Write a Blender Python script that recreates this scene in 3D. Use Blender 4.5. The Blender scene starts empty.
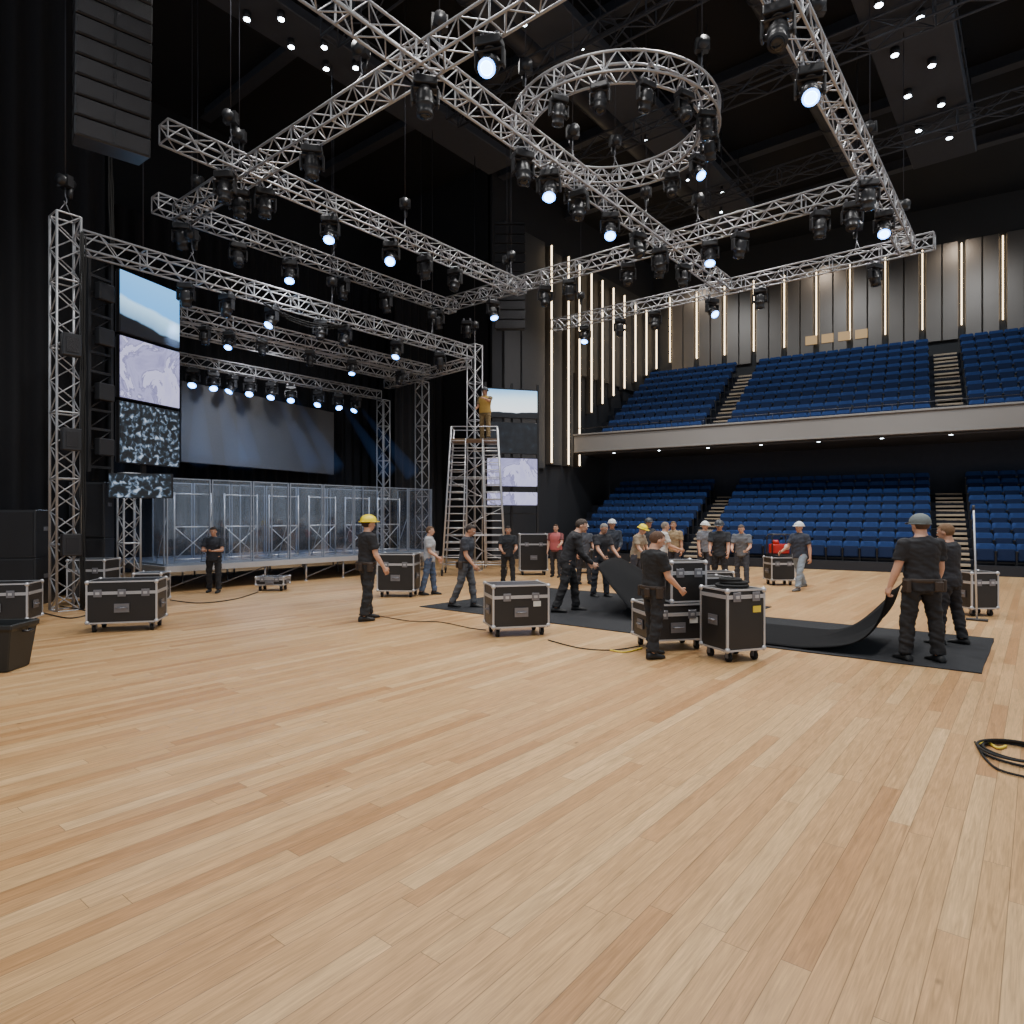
import bpy, bmesh, math, random
from math import sin, cos, pi, radians, sqrt, atan2, tan
from mathutils import Vector, Matrix, Quaternion, noise
random.seed(11)
SC = bpy.context.scene
COL = SC.collection
V = Vector
FPX = 655.0; CH = 1.72; HOR = 516.0; YAW = radians(38.9)
Fv = V((cos(YAW), sin(YAW), 0)); Rv = V((sin(YAW), -cos(YAW), 0)); Up = V((0, 0, 1))
def at(px, py, d):
    return V((0, 0, CH)) + Fv*d + Rv*((px-512)/FPX*d) + Up*((HOR-py)/FPX*d)
def ground(px, py, z=0.0):
    d = FPX*(CH-z)/(py-HOR)
    p = at(px, py, d); p.z = z
    return p
def on_y(px, Y):
    s = (px-512)/FPX; dr = Fv+Rv*s
    return dr.x*Y/dr.y
def on_x(px, X):
    s = (px-512)/FPX; dr = Fv+Rv*s
    return dr.y*X/dr.x
ORD = ['first','second','third','fourth','fifth','sixth','seventh','eighth','ninth','tenth','eleventh','twelfth','thirteenth','fourteenth','fifteenth','sixteenth','seventeenth','eighteenth','nineteenth','twentieth']

# ------------------------------------------------------------ materials
MATS = {}
def s2l(c):
    return tuple(((x/12.92) if x <= .04045 else ((x+.055)/1.055)**2.4) for x in c)
def mat(name, col, rough=.6, metal=0.0, emis=None, es=0, bump=0, bscale=40, var=0, vscale=6, spec=.5):
    if name in MATS: return MATS[name]
    m = bpy.data.materials.new(name); m.use_nodes = True
    nt = m.node_tree; b = nt.nodes['Principled BSDF']
    c = s2l(col)
    b.inputs['Base Color'].default_value = (*c, 1); b.inputs['Roughness'].default_value = rough
    b.inputs['Metallic'].default_value = metal
    b.inputs['Specular IOR Level'].default_value = spec
    if emis:
        b.inputs['Emission Color'].default_value = (*s2l(emis), 1); b.inputs['Emission Strength'].default_value = es
    if bump or var:
        tc = nt.nodes.new('ShaderNodeTexCoord')
    if bump:
        n = nt.nodes.new('ShaderNodeTexNoise'); n.inputs['Scale'].default_value = bscale; n.inputs['Detail'].default_value = 3
        nt.links.new(tc.outputs['Object'], n.inputs['Vector'])
        bp = nt.nodes.new('ShaderNodeBump'); bp.inputs['Strength'].default_value = bump; bp.inputs['Distance'].default_value = .02
        nt.links.new(n.outputs['Fac'], bp.inputs['Height']); nt.links.new(bp.outputs['Normal'], b.inputs['Normal'])
    if var:
        n = nt.nodes.new('ShaderNodeTexNoise'); n.inputs['Scale'].default_value = vscale; n.inputs['Detail'].default_value = 4
        nt.links.new(tc.outputs['Object'], n.inputs['Vector'])
        mr = nt.nodes.new('ShaderNodeMapRange'); mr.inputs['To Min'].default_value = 1-var; mr.inputs['To Max'].default_value = 1+var
        nt.links.new(n.outputs['Fac'], mr.inputs['Value'])
        hs = nt.nodes.new('ShaderNodeHueSaturation'); hs.inputs['Color'].default_value = (*c, 1)
        nt.links.new(mr.outputs['Result'], hs.inputs['Value']); nt.links.new(hs.outputs['Color'], b.inputs['Base Color'])
    MATS[name] = m
    return m
alu = mat('aluminium', (.76,.76,.77), .38, .55, var=.12, vscale=3)
alu_t = mat('truss_aluminium', (.64,.645,.66), .42, .5, var=.15, vscale=3)
alu_d = mat('aluminium_worn', (.50,.50,.52), .42, .6, var=.15)
steel_blue = mat('barrier_frame_metal', (.58,.61,.66), .35, .5, var=.1)
blk = mat('black_powder_coat', (.11,.11,.12), .5, bump=.1)
blk2 = mat('black_plastic', (.14,.14,.15), .42, bump=.05)
blk_lam = mat('black_laminate', (.13,.125,.125), .38, bump=.12, bscale=200, var=.15)
rubber = mat('dark_rubber', (.09,.09,.09), .8, bump=.2)
blk_wall = mat('black_wall_paint', (.09,.095,.11), .85, var=.25, vscale=1)
drape = mat('black_drape_cloth', (.095,.098,.115), .95, bump=.3, bscale=30)
carpet = mat('charcoal_carpet', (.125,.13,.145), .95, bump=.6, bscale=120, var=.2, vscale=5)
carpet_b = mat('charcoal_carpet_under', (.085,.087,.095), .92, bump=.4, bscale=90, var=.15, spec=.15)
ceil_m = mat('ceiling_black', (.08,.087,.105), .9, var=.3, vscale=.6)
beam_m = mat('ceiling_steel_dark', (.23,.24,.27), .7, .2, var=.1)
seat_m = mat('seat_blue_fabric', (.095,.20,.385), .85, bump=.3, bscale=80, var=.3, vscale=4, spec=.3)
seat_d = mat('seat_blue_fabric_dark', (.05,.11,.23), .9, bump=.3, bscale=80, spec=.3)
tier_m = mat('tier_dark_carpet', (.07,.085,.13), .9, var=.2)
tread_m = mat('stair_tread_wood', (.66,.59,.50), .6, var=.12)
fasc_m = mat('balcony_front_plaster', (.485,.465,.445), .6, var=.06, vscale=1)
sidew_m = mat('side_wall_dark', (.15,.153,.17), .8, var=.15, vscale=1)
panelw_m = mat('brushed_metal_panel', (.46,.435,.41), .38, .65, bump=.1, bscale=12, var=.12, vscale=.8)
strip_m = mat('warm_light_strip', (1,.92,.82), .5, emis=(1,.88,.70), es=6)
spot_m = mat('downlight_lens', (1,1,1), .5, emis=(.88,.95,1), es=25)
lens_on = mat('lens_lit', (1,1,1), .3, emis=(.55,.80,1), es=13)
lens_on_b = mat('lens_lit_blue', (1,1,1), .3, emis=(.30,.60,1), es=12)
lens_off = mat('lens_unlit_glass', (.10,.13,.17), .08, .2)
grille_m = mat('speaker_grille', (.15,.15,.165), .55, .3, bump=.5, bscale=300)
yellow_m = mat('hard_hat_yellow', (.93,.84,.10), .35, var=.03)
white_m = mat('hard_hat_white', (.86,.87,.87), .35, var=.03)
dark_hat = mat('hard_hat_dark', (.25,.26,.28), .5, bump=.05)
cap_m = mat('cap_grey_cloth', (.40,.43,.43), .85, bump=.2)
red_m = mat('red_enamel', (.72,.13,.10), .4, var=.06)
warn_m = mat('sticker_yellow', (.88,.78,.25), .6, var=.1)
paper_m = mat('sticker_white', (.82,.82,.80), .6, var=.1)
leather = mat('belt_leather', (.20,.15,.11), .6, bump=.2, var=.1)

def floor_material():
    m = bpy.data.materials.new('oak_plank_floor'); m.use_nodes = True
    nt = m.node_tree; N = nt.nodes; L = nt.links; b = N['Principled BSDF']
    def math_(op, a, bb=None, clamp=False):
        n = N.new('ShaderNodeMath'); n.operation = op; n.use_clamp = clamp
        for i, x in enumerate((a, bb)):
            if x is None: continue
            if isinstance(x, (int, float)): n.inputs[i].default_value = x
            else: L.new(x, n.inputs[i])
        return n.outputs[0]
    tc = N.new('ShaderNodeTexCoord'); sp = N.new('ShaderNodeSeparateXYZ'); L.new(tc.outputs['Object'], sp.inputs[0])
    u, v = sp.outputs[0], sp.outputs[1]
    W = .112; LN = 2.1
    vr = math_('DIVIDE', v, W); row = math_('FLOOR', vr); fv = math_('SUBTRACT', vr, row)
    wn = N.new('ShaderNodeTexWhiteNoise'); wn.noise_dimensions = '1D'; L.new(row, wn.inputs['W'])
    uo = math_('ADD', math_('DIVIDE', u, LN), math_('MULTIPLY', wn.outputs['Value'], 7.3))
    cell = math_('FLOOR', uo); fu = math_('SUBTRACT', uo, cell)
    cb = N.new('ShaderNodeCombineXYZ'); L.new(cell, cb.inputs[0]); L.new(row, cb.inputs[1])
    wn2 = N.new('ShaderNodeTexWhiteNoise'); wn2.noise_dimensions = '2D'; L.new(cb.outputs[0], wn2.inputs['Vector'])
    rnd = wn2.outputs['Value']
    ramp = N.new('ShaderNodeValToRGB'); e = ramp.color_ramp
    cols = [(0, (.700,.525,.345)), (.2, (.755,.590,.405)), (.75, (.785,.630,.440)), (1, (.830,.685,.500))]
    e.elements[0].position = 0; e.elements[0].color = (*s2l(cols[0][1]), 1)
    e.elements[1].position = 1; e.elements[1].color = (*s2l(cols[3][1]), 1)
    for p, c in cols[1:3]:
        x = e.elements.new(p); x.color = (*s2l(c), 1)
    L.new(rnd, ramp.inputs[0])
    def noise_(su, sv, detail, dist, lo, hi, f0=.3, f1=.7):
        gv = N.new('ShaderNodeCombineXYZ'); L.new(math_('MULTIPLY', u, su), gv.inputs[0]); L.new(math_('MULTIPLY', v, sv), gv.inputs[1]); L.new(math_('MULTIPLY', rnd, 40), gv.inputs[2])
        g = N.new('ShaderNodeTexNoise'); g.inputs['Scale'].default_value = 1; g.inputs['Detail'].default_value = detail; g.inputs['Distortion'].default_value = dist
        L.new(gv.outputs[0], g.inputs['Vector'])
        gm = N.new('ShaderNodeMapRange'); gm.inputs['From Min'].default_value = f0; gm.inputs['From Max'].default_value = f1; gm.inputs['To Min'].default_value = lo; gm.inputs['To Max'].default_value = hi
        L.new(g.outputs['Fac'], gm.inputs['Value']); return g, gm
    g, gm = noise_(2.0, 30, 8, 2.0, .74, 1.12)
    g2, gm2 = noise_(7, 150, 3, .3, .84, 1.10)
    vo = N.new('ShaderNodeTexVoronoi'); vo.inputs['Scale'].default_value = 1.0
    kv = N.new('ShaderNodeCombineXYZ'); L.new(math_('MULTIPLY', u, 2.0), kv.inputs[0]); L.new(math_('MULTIPLY', v, 3.6), kv.inputs[1])
    L.new(kv.outputs[0], vo.inputs['Vector'])
    kn = N.new('ShaderNodeMapRange'); kn.inputs['From Min'].default_value = .012; kn.inputs['From Max'].default_value = .06; kn.inputs['To Min'].default_value = .38; kn.inputs['To Max'].default_value = 1
    L.new(vo.outputs['Distance'], kn.inputs['Value'])
    sv = math_('MINIMUM', math_('MULTIPLY', fv, W), math_('MULTIPLY', math_('SUBTRACT', 1, fv), W))
    su = math_('MINIMUM', math_('MULTIPLY', fu, LN), math_('MULTIPLY', math_('SUBTRACT', 1, fu), LN))
    sm = math_('MINIMUM', su, sv)
    se = N.new('ShaderNodeMapRange'); se.inputs['From Min'].default_value = .0007; se.inputs['From Max'].default_value = .0026; se.inputs['To Min'].default_value = .45; se.inputs['To Max'].default_value = 1
    L.new(sm, se.inputs['Value'])
    val = math_('MULTIPLY', math_('MULTIPLY', math_('MULTIPLY', gm.outputs[0], gm2.outputs[0]), kn.outputs[0]), se.outputs[0])
    hs = N.new('ShaderNodeHueSaturation'); L.new(ramp.outputs[0], hs.inputs['Color']); L.new(val, hs.inputs['Value'])
    L.new(hs.outputs[0], b.inputs['Base Color'])
    rr = N.new('ShaderNodeMapRange'); rr.inputs['To Min'].default_value = .26; rr.inputs['To Max'].default_value = .46
    L.new(g.outputs['Fac'], rr.inputs['Value']); L.new(rr.outputs[0], b.inputs['Roughness'])
    bp = N.new('ShaderNodeBump'); bp.inputs['Strength'].default_value = .25; bp.inputs['Distance'].default_value = .003
    L.new(se.outputs[0], bp.inputs['Height']); L.new(bp.outputs[0], b.inputs['Normal'])
    b.inputs['Specular IOR Level'].default_value = .45
    return m

def screen_material(kind, w, h):
    m = bpy.data.materials.new('display_'+kind); m.use_nodes = True
    nt = m.node_tree; N = nt.nodes; L = nt.links; b = N['Principled BSDF']
    b.inputs['Base Color'].default_value = (.01,.01,.01,1); b.inputs['Roughness'].default_value = .5
    tc = N.new('ShaderNodeTexCoord'); sp = N.new('ShaderNodeSeparateXYZ'); L.new(tc.outputs['Object'], sp.inputs[0])
    def math_(op, a, bb):
        n = N.new('ShaderNodeMath'); n.operation = op
        for i, x in enumerate((a, bb)):
            if isinstance(x, (int, float)): n.inputs[i].default_value = x
            else: L.new(x, n.inputs[i])
        return n.outputs[0]
    no = N.new('ShaderNodeTexNoise'); L.new(tc.outputs['Object'], no.inputs['Vector'])
    ramp = N.new('ShaderNodeValToRGB'); e = ramp.color_ramp
    def setr(lst):
        e.elements[0].position = lst[0][0]; e.elements[0].color = (*s2l(lst[0][1]), 1)
        e.elements[1].position = lst[-1][0]; e.elements[1].color = (*s2l(lst[-1][1]), 1)
        for p, c in lst[1:-1]:
            x = e.elements.new(p); x.color = (*s2l(c), 1)
    if kind.startswith('sky'):
        no.inputs['Scale'].default_value = 1.6; no.inputs['Detail'].default_value = 3
        hh = math_('DIVIDE', sp.outputs[2], h)
        t = math_('ADD', hh, math_('MULTIPLY', math_('SUBTRACT', no.outputs['Fac'], .5), .12))
        t = math_('ADD', t, math_('MULTIPLY', math_('DIVIDE', sp.outputs[0], w), .16 if kind == 'sky_a' else -.05))
        setr([(.20, (.03,.03,.05)), (.27, (.05,.06,.08)), (.30, (.42,.58,.72)), (.55, (.66,.83,.95)), (.60, (.35,.66,.93)), (.98, (.42,.70,.94))] if kind == 'sky_a' else
             [(.13, (.04,.05,.07)), (.17, (.12,.15,.2)), (.19, (.93,.96,.98)), (.6, (.82,.92,.98)), (.95, (.40,.68,.90))])
        L.new(t, ramp.inputs[0]); es = 1.8
    elif kind.startswith('marble'):
        no.inputs['Scale'].default_value = 1.3; no.inputs['Detail'].default_value = 12; no.inputs['Distortion'].default_value = 1.0; no.inputs['Roughness'].default_value = .62
        setr([(.33, (.58,.57,.76)), (.45, (.70,.69,.87)), (.495, (.50,.49,.68)), (.51, (.82,.81,.96)), (.68, (.76,.75,.93))])
        L.new(no.outputs['Fac'], ramp.inputs[0]); es = 1.2
    elif kind.startswith('dark'):
        no.inputs['Scale'].default_value = 4; no.inputs['Detail'].default_value = 6
        setr([(.35, (.05,.07,.10)), (.6, (.12,.15,.19)), (.75, (.2,.25,.3))])
        L.new(no.outputs['Fac'], ramp.inputs[0]); es = .7
    else:
        no.inputs['Scale'].default_value = 9; no.inputs['Detail'].default_value = 8; no.inputs['Distortion'].default_value = .6
        setr([(.42, (.05,.07,.10)), (.52, (.13,.18,.22)), (.59, (.42,.50,.60)), (.70, (.80,.86,.95))])
        L.new(no.outputs['Fac'], ramp.inputs[0]); es = .95
    L.new(ramp.outputs[0], b.inputs['Emission Color']); b.inputs['Emission Strength'].default_value = es
    return m

def plexi_material():
    m = bpy.data.materials.new('clear_acrylic'); m.use_nodes = True
    nt = m.node_tree; N = nt.nodes; L = nt.links
    for n in list(N):
        if n.type != 'OUTPUT_MATERIAL': N.remove(n)
    out = [n for n in N if n.type == 'OUTPUT_MATERIAL'][0]
    tr = N.new('ShaderNodeBsdfTransparent'); tr.inputs[0].default_value = (.96,.97,.99,1)
    gl = N.new('ShaderNodeBsdfGlossy'); gl.inputs['Roughness'].default_value = .04; gl.inputs[0].default_value = (.95,.97,1,1)
    df = N.new('ShaderNodeBsdfDiffuse'); df.inputs[0].default_value = (.55,.58,.62,1)
    m1 = N.new('ShaderNodeMixShader'); m2 = N.new('ShaderNodeMixShader')
    no = N.new('ShaderNodeTexNoise'); no.inputs['Scale'].default_value = 1.2; no.inputs['Detail'].default_value = 3
    mr = N.new('ShaderNodeMapRange'); mr.inputs['From Min'].default_value = .45; mr.inputs['From Max'].default_value = .75; mr.inputs['To Min'].default_value = .010; mr.inputs['To Max'].default_value = .06
    tc = N.new('ShaderNodeTexCoord'); L.new(tc.outputs['Object'], no.inputs['Vector']); L.new(no.outputs['Fac'], mr.inputs['Value'])
    L.new(mr.outputs[0], m1.inputs[0]); L.new(tr.outputs[0], m1.inputs[1]); L.new(df.outputs[0], m1.inputs[2])
    m2.inputs[0].default_value = .045; L.new(m1.outputs[0], m2.inputs[1]); L.new(gl.outputs[0], m2.inputs[2])
    L.new(m2.outputs[0], out.inputs[0])
    return m
plexi = plexi_material()
def glow_cone_material(col, s_):  # volume glows by itself, standing in for haze lit by a lamp
    m = bpy.data.materials.new('painted_haze_glow'); m.use_nodes = True
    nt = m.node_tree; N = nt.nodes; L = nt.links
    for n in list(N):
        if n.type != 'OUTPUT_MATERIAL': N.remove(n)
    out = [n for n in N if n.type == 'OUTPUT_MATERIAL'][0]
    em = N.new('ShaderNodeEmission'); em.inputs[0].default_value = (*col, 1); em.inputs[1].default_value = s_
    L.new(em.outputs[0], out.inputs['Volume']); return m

# ------------------------------------------------------------ mesh builder
def perp(d):
    d = d.normalized()
    a = V((0,0,1)) if abs(d.z) < .9 else V((1,0,0))
    x = d.cross(a).normalized(); y = d.cross(x).normalized()
    return x, y
class MB:
    def __init__(s): s.v = []; s.f = []; s.m = []; s.s = []
    def add(s, vs, fs, mi=0, smooth=False):
        n = len(s.v); s.v += [tuple(v) for v in vs]
        s.f += [tuple(i+n for i in f) for f in fs]; s.m += [mi]*len(fs); s.s += [smooth]*len(fs); return s
    def hexa(s, p, mi=0):
        return s.add(p, [(0,3,2,1),(4,5,6,7),(0,1,5,4),(1,2,6,5),(2,3,7,6),(3,0,4,7)], mi)
    def box(s, c, size, mi=0, M=None):
        c = V(c); x, y, z = size[0]/2, size[1]/2, size[2]/2
        p = [V(q) for q in ((-x,-y,-z),(x,-y,-z),(x,y,-z),(-x,y,-z),(-x,-y,z),(x,-y,z),(x,y,z),(-x,y,z))]
        if M is not None: p = [M @ q for q in p]
        return s.hexa([q+c for q in p], mi)
    def loft(s, rings, seg=12, mi=0, smooth=True, cap=True, closed=False, ph=0):
        vs = []; fs = []
        for c, a, b in rings:
            for k in range(seg):
                t = 2*pi*k/seg+ph; vs.append(c+a*cos(t)+b*sin(t))
        n = len(rings)
        for i in range(n if closed else n-1):
            j = (i+1) % n
            for k in range(seg):
                k2 = (k+1) % seg
                fs.append((i*seg+k, i*seg+k2, j*seg+k2, j*seg+k))
        if cap and not closed:
            fs.append(tuple(range(seg-1, -1, -1))); fs.append(tuple((n-1)*seg+k for k in range(seg)))
        return s.add(vs, fs, mi, smooth)
    def cyl(s, p0, p1, r0, r1=None, seg=8, mi=0, smooth=True, cap=True):
        p0 = V(p0); p1 = V(p1); r1 = r0 if r1 is None else r1
        x, y = perp(p1-p0)
        return s.loft([(p0, x*r0, y*r0), (p1, x*r1, y*r1)], seg, mi, smooth, cap)
    def tube(s, pts, r, seg=8, mi=0, closed=False):
        pts = [V(p) for p in pts]; n = len(pts); rings = []; x = None
        for i, p in enumerate(pts):
            if closed: d = pts[(i+1) % n]-pts[i-1]
            else: d = pts[min(i+1, n-1)]-pts[max(i-1, 0)]
            d.normalize()
            if x is None: x, _ = perp(d)
            x = (x-d*x.dot(d)).normalized(); y = d.cross(x)
            rr = r[i] if isinstance(r, (list, tuple)) else r
            rings.append((p, x*rr, y*rr))
        return s.loft(rings, seg, mi, True, True, closed)
    def ball(s, c, r, seg=12, rings=8, mi=0, M=None, keep=None):
        c = V(c)
        if not isinstance(r, (tuple, list)): r = (r, r, r)
        vs = []
        for i in range(rings+1):
            ph = pi*i/rings
            for k in range(seg):
                t = 2*pi*k/seg
                vs.append(V((r[0]*sin(ph)*cos(t), r[1]*sin(ph)*sin(t), r[2]*cos(ph))))
        fs = []
        for i in range(rings):
            for k in range(seg):
                k2 = (k+1) % seg
                q = (i*seg+k, (i+1)*seg+k, (i+1)*seg+k2, i*seg+k2)
                if keep:
                    m = (vs[q[0]]+vs[q[1]]+vs[q[2]]+vs[q[3]])/4
                    if not keep(m): continue
                fs.append(q)
        if M is not None: vs = [M @ q for q in vs]
        return s.add([q+c for q in vs], fs, mi, True)
    def capsule(s, p0, p1, r0, r1, seg=12, mi=0):
        p0 = V(p0); p1 = V(p1); d = (p1-p0).normalized(); x, y = perp(d); R = []
        for a in (85, 60, 30): R.append((p0-d*r0*sin(radians(a)), x*r0*cos(radians(a)), y*r0*cos(radians(a))))
        for t in (0, .25, .5, .75, 1):
            r = r0+(r1-r0)*t; R.append((p0.lerp(p1, t), x*r, y*r))
        for a in (30, 60, 85): R.append((p1+d*r1*sin(radians(a)), x*r1*cos(radians(a)), y*r1*cos(radians(a))))
        return s.loft(R, seg, mi)
    def mesh(s, name, mats, bevel=0, weld=False, bseg=1):
        me = bpy.data.meshes.new(name); me.from_pydata(s.v, [], s.f)
        for m in (mats if isinstance(mats, (list, tuple)) else [mats]): me.materials.append(m)
        me.polygons.foreach_set('material_index', s.m); me.polygons.foreach_set('use_smooth', s.s)
        bm = bmesh.new(); bm.from_mesh(me)
        if bevel:
            es = [e for e in bm.edges if len(e.link_faces) == 2 and e.calc_face_angle(0) > .5]
            bmesh.ops.bevel(bm, geom=es, offset=bevel, segments=bseg, affect='EDGES', profile=.5)
        bmesh.ops.recalc_face_normals(bm, faces=bm.faces)
        bm.to_mesh(me); bm.free(); me.update()
        return me
    def build(s, name, mats, parent=None, bevel=0, loc=None, weld=False, bseg=1):
        o = bpy.data.objects.new(name, s.mesh(name, mats, bevel, weld, bseg)); COL.objects.link(o)
        if parent: o.parent = parent
        if loc is not None: o.location = loc
        return o
def tag(o, label, cat, group=None, kind=None):
    if label: o['label'] = label
    if cat: o['category'] = cat
    if group: o['group'] = group
    if kind: o['kind'] = kind
    return o
def thing(name, loc, label, cat, rz=0, group=None):
    o = bpy.data.objects.new(name, None); COL.objects.link(o); o.empty_display_size = .2
    o.location = loc; o.rotation_euler = (0, 0, rz)
    return tag(o, label, cat, group)
KIDS = {}
def copy_tree(o, parent=None):
    c = o.copy(); COL.objects.link(c)
    if parent: c.parent = parent
    ch = KIDS.get(o.name)
    if ch is None:
        ch = [x for x in o.children]; KIDS[o.name] = ch
    for k in ch: copy_tree(k, c)
    return c
def struct(o): o['kind'] = 'structure'; return o

# ------------------------------------------------------------ people (built first)
def remesh(mb, vox, it=4, wr=0):
    me = mb.mesh('tmp', [blk])
    o = bpy.data.objects.new('tmp', me); COL.objects.link(o)
    r = o.modifiers.new('r', 'REMESH'); r.mode = 'VOXEL'; r.voxel_size = vox; r.use_smooth_shade = True
    sm = o.modifiers.new('s', 'SMOOTH'); sm.factor = .5; sm.iterations = it
    dg = bpy.context.evaluated_depsgraph_get(); dg.update()
    ev = o.evaluated_get(dg); m2 = bpy.data.meshes.new_from_object(ev)
    vs = []
    for v in m2.vertices:
        c = v.co.copy()
        if wr:
            q = noise.noise(V((c.x*8, c.y*8, c.z*17+c.x*9)))*1.2+noise.noise(V((c.x*18+5, c.y*18, c.z*36+c.x*10)))*.6
            c += v.normal*q*wr
        vs.append(tuple(c))
    fs = [tuple(p.vertices) for p in m2.polygons]
    bpy.data.objects.remove(o); bpy.data.meshes.remove(me); bpy.data.meshes.remove(m2)
    out = MB(); out.add(vs, fs, 0, True); return out

def hand(mb, w0, d, w, n, grip=.6, mi=0):
    mb.loft([(w0-d*.015, w*.026, n*.02), (w0+d*.02, w*.034, n*.018), (w0+d*.06, w*.042, n*.017), (w0+d*.095, w*.038, n*.013)], 10, mi)
    for off, ln in ((.030, .068), (.010, .078), (-.011, .073), (-.031, .058)):
        p = w0+d*.085+w*off; ang = radians(12); pts = [p]
        for k, fr in enumerate((.42, .33, .25)):
            ang += radians((18, 48, 42)[k])*grip
            dd = d*cos(ang)+n*sin(ang); p = p+dd*ln*fr*1.1; pts.append(p)
        mb.tube(pts, [.0095, .009, .008, .0055], 6, mi)
    p = w0+d*.025+w*.028; q = p+(d*.65+w*.65+n*.25).normalized()*.042; q2 = q+(d*.85+w*.1+n*.45).normalized()*.034
    mb.tube([p, q, q2], [.013, .011, .007], 6, mi)

def person(pos, Hh, t, label, shirt, pants, skin, hair=None, hat=None, lean=0, legs=((4,0,4),(-4,3,4)),
           arms=((5,8,12,4),(5,8,12,4)), head=(0,0), sleeve=.6, vest=None, grips=(.6,.6), shoe=(.08,.08,.085), bulk=1.06, belt=False):
    k = Hh/1.75
    hd = Fv*cos(radians(t))+Rv*sin(radians(t))
    root = thing('person', pos, label, 'person', atan2(hd.y, hd.x)-pi/2)
    root.scale = (k*bulk, k*bulk, k)
    P = V((0, 0, 0)); LG = []
    for i, sx in enumerate((-1, 1)):
        a, kb, o = (radians(q) for q in legs[i])
        hip = P+V((sx*.092, 0, 0))
        knee = hip+V((sx*sin(o), sin(a), -cos(a))).normalized()*.43
        ank = knee+V((sx*sin(o)*.3, sin(a-kb), -cos(a-kb))).normalized()*.42
        LG.append([hip, knee, ank])
    low = min(l[2].z for l in LG); dz = .085-low
    ymid = (LG[0][2].y+LG[1][2].y)/2
    sh = V((0, -ymid, dz)); P += sh
    for l in LG:
        for j in range(3): l[j] = l[j]+sh
    Lr = radians(lean)
    def spine(h):
        if h <= 0: return P+V((0,0,h)), V((0,0,1)), V((0,1,0))
        p = P.copy(); st = .02; x = 0
        while x < h-1e-6:
            s_ = min(st, h-x); an = Lr*min(1, (x+s_/2)/.2); p = p+V((0, sin(an), cos(an)))*s_; x += s_
        an = Lr*min(1, h/.2)
        return p, V((0, sin(an), cos(an))), V((0, cos(an), -sin(an)))
    X = V((1, 0, 0))
    def rings(lst, inf=0):
        R = []
        for h, wx, dy, fo in lst:
            c, u, fw = spine(h); R.append((c+fw*fo, X*(wx+inf), fw*(dy+inf)))
        return R
    TR = [(-.10,.09,.085,0),(-.04,.155,.115,-.012),(.03,.165,.118,-.012),(.12,.148,.105,0),(.20,.145,.103,0),(.32,.168,.118,.006),(.42,.180,.112,0),(.485,.160,.088,-.01),(.525,.085,.068,-.01),(.56,.057,.057,0),(.61,.054,.055,.01)]
    body = MB(); body.loft(rings(TR), 18)
    AR = []
    sc, su, sf = spine(.455)
    for i, sx in enumerate((-1, 1)):
        s_, o, e, o2 = (radians(q) for q in arms[i])
        sho = sc+X*sx*.178
        ud = (-su*cos(s_)*cos(o)+sf*sin(s_)*cos(o)+X*sx*sin(o)).normalized()
        elb = sho+ud*.29
        fd = (-su*cos(s_+e)*cos(o2)+sf*sin(s_+e)*cos(o2)+X*sx*sin(o2)).normalized()
        wr = elb+fd*.25
        AR.append((sho, elb, wr, ud, fd))
        body.ball(sho, .062, 12, 8)
        body.capsule(sho, elb, .054, .042); body.capsule(elb, elb.lerp(wr, .35), .043, .043); body.capsule(elb.lerp(wr, .3), wr, .042, .027)
    for hip, knee, ank in LG:
        body.capsule(hip, knee, .088, .056); body.capsule(knee, knee.lerp(ank, .35), .056, .056); body.capsule(knee.lerp(ank, .3), ank, .056, .037)
        body.capsule(ank+V((0,-.03,-.045)), ank+V((0,.13,-.055)), .035, .026)
    nb, nu, nf = spine(.56)
    hp, hy = radians(head[0]), radians(head[1])
    HM = Matrix.Rotation(-Lr*.6, 3, 'X') @ Matrix.Rotation(hy, 3, 'Z') @ Matrix.Rotation(hp, 3, 'X')
    HX, HY, HZ = HM @ V((1,0,0)), HM @ V((0,1,0)), HM @ V((0,0,1))
    Hc = nb+HZ*.115+HY*.018
    M3 = Matrix((HX, HY, HZ)).transposed()
    body.capsule(nb-nu*.03, Hc-HZ*.03-HY*.01, .056, .052)
    body.ball(Hc+HZ*.018-HY*.004, (.076,.094,.098), 16, 12, M=M3)
    body.ball(Hc-HZ*.045+HY*.022, (.058,.066,.068), 14, 10, M=M3)
    body.ball(Hc-HZ*.092+HY*.050, (.028,.026,.022), 10, 6, M=M3)
    body.capsule(Hc+HZ*.005+HY*.086, Hc-HZ*.030+HY*.106, .009, .014, 8)
    body.capsule(Hc+HZ*.026+HY*.084-HX*.035, Hc+HZ*.026+HY*.084+HX*.035, .011, .011, 8)
    for sx in (-1, 1): body.ball(Hc-HZ*.012-HY*.008+HX*sx*.080, (.010,.020,.032), 8, 6, M=M3)
    bm_ = remesh(body, .0125, 3)
    hands = []
    for i, sx in enumerate((-1, 1)):
        sho, elb, wr, ud, fd = AR[i]
        w = sf-fd*sf.dot(fd)
        if w.length < .2: w = su-fd*su.dot(fd)
        w.normalize(); n = fd.cross(w)
        if n.dot(X)*sx > 0: n = -n
        hand(bm_, wr, fd, w, n, grips[i]); hands.append(wr+fd*.10)
    for sx in (-1, 1):
        bm_.ball(Hc+HZ*.004+HY*.081+HX*sx*.031, (.0125,.010,.008), 8, 6, 1, M=M3)
        bm_.ball(Hc+HZ*.004+HY*.089+HX*sx*.031, .0045, 6, 4, 2, M=M3)
        bm_.capsule(Hc+HZ*.030+HY*.093+HX*sx*.018, Hc+HZ*.028+HY*.086+HX*sx*.046, .0045, .003, 6, 2)
    bm_.ball(Hc-HZ*.062+HY*.089, (.024,.008,.007), 8, 6, 3, M=M3)
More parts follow.
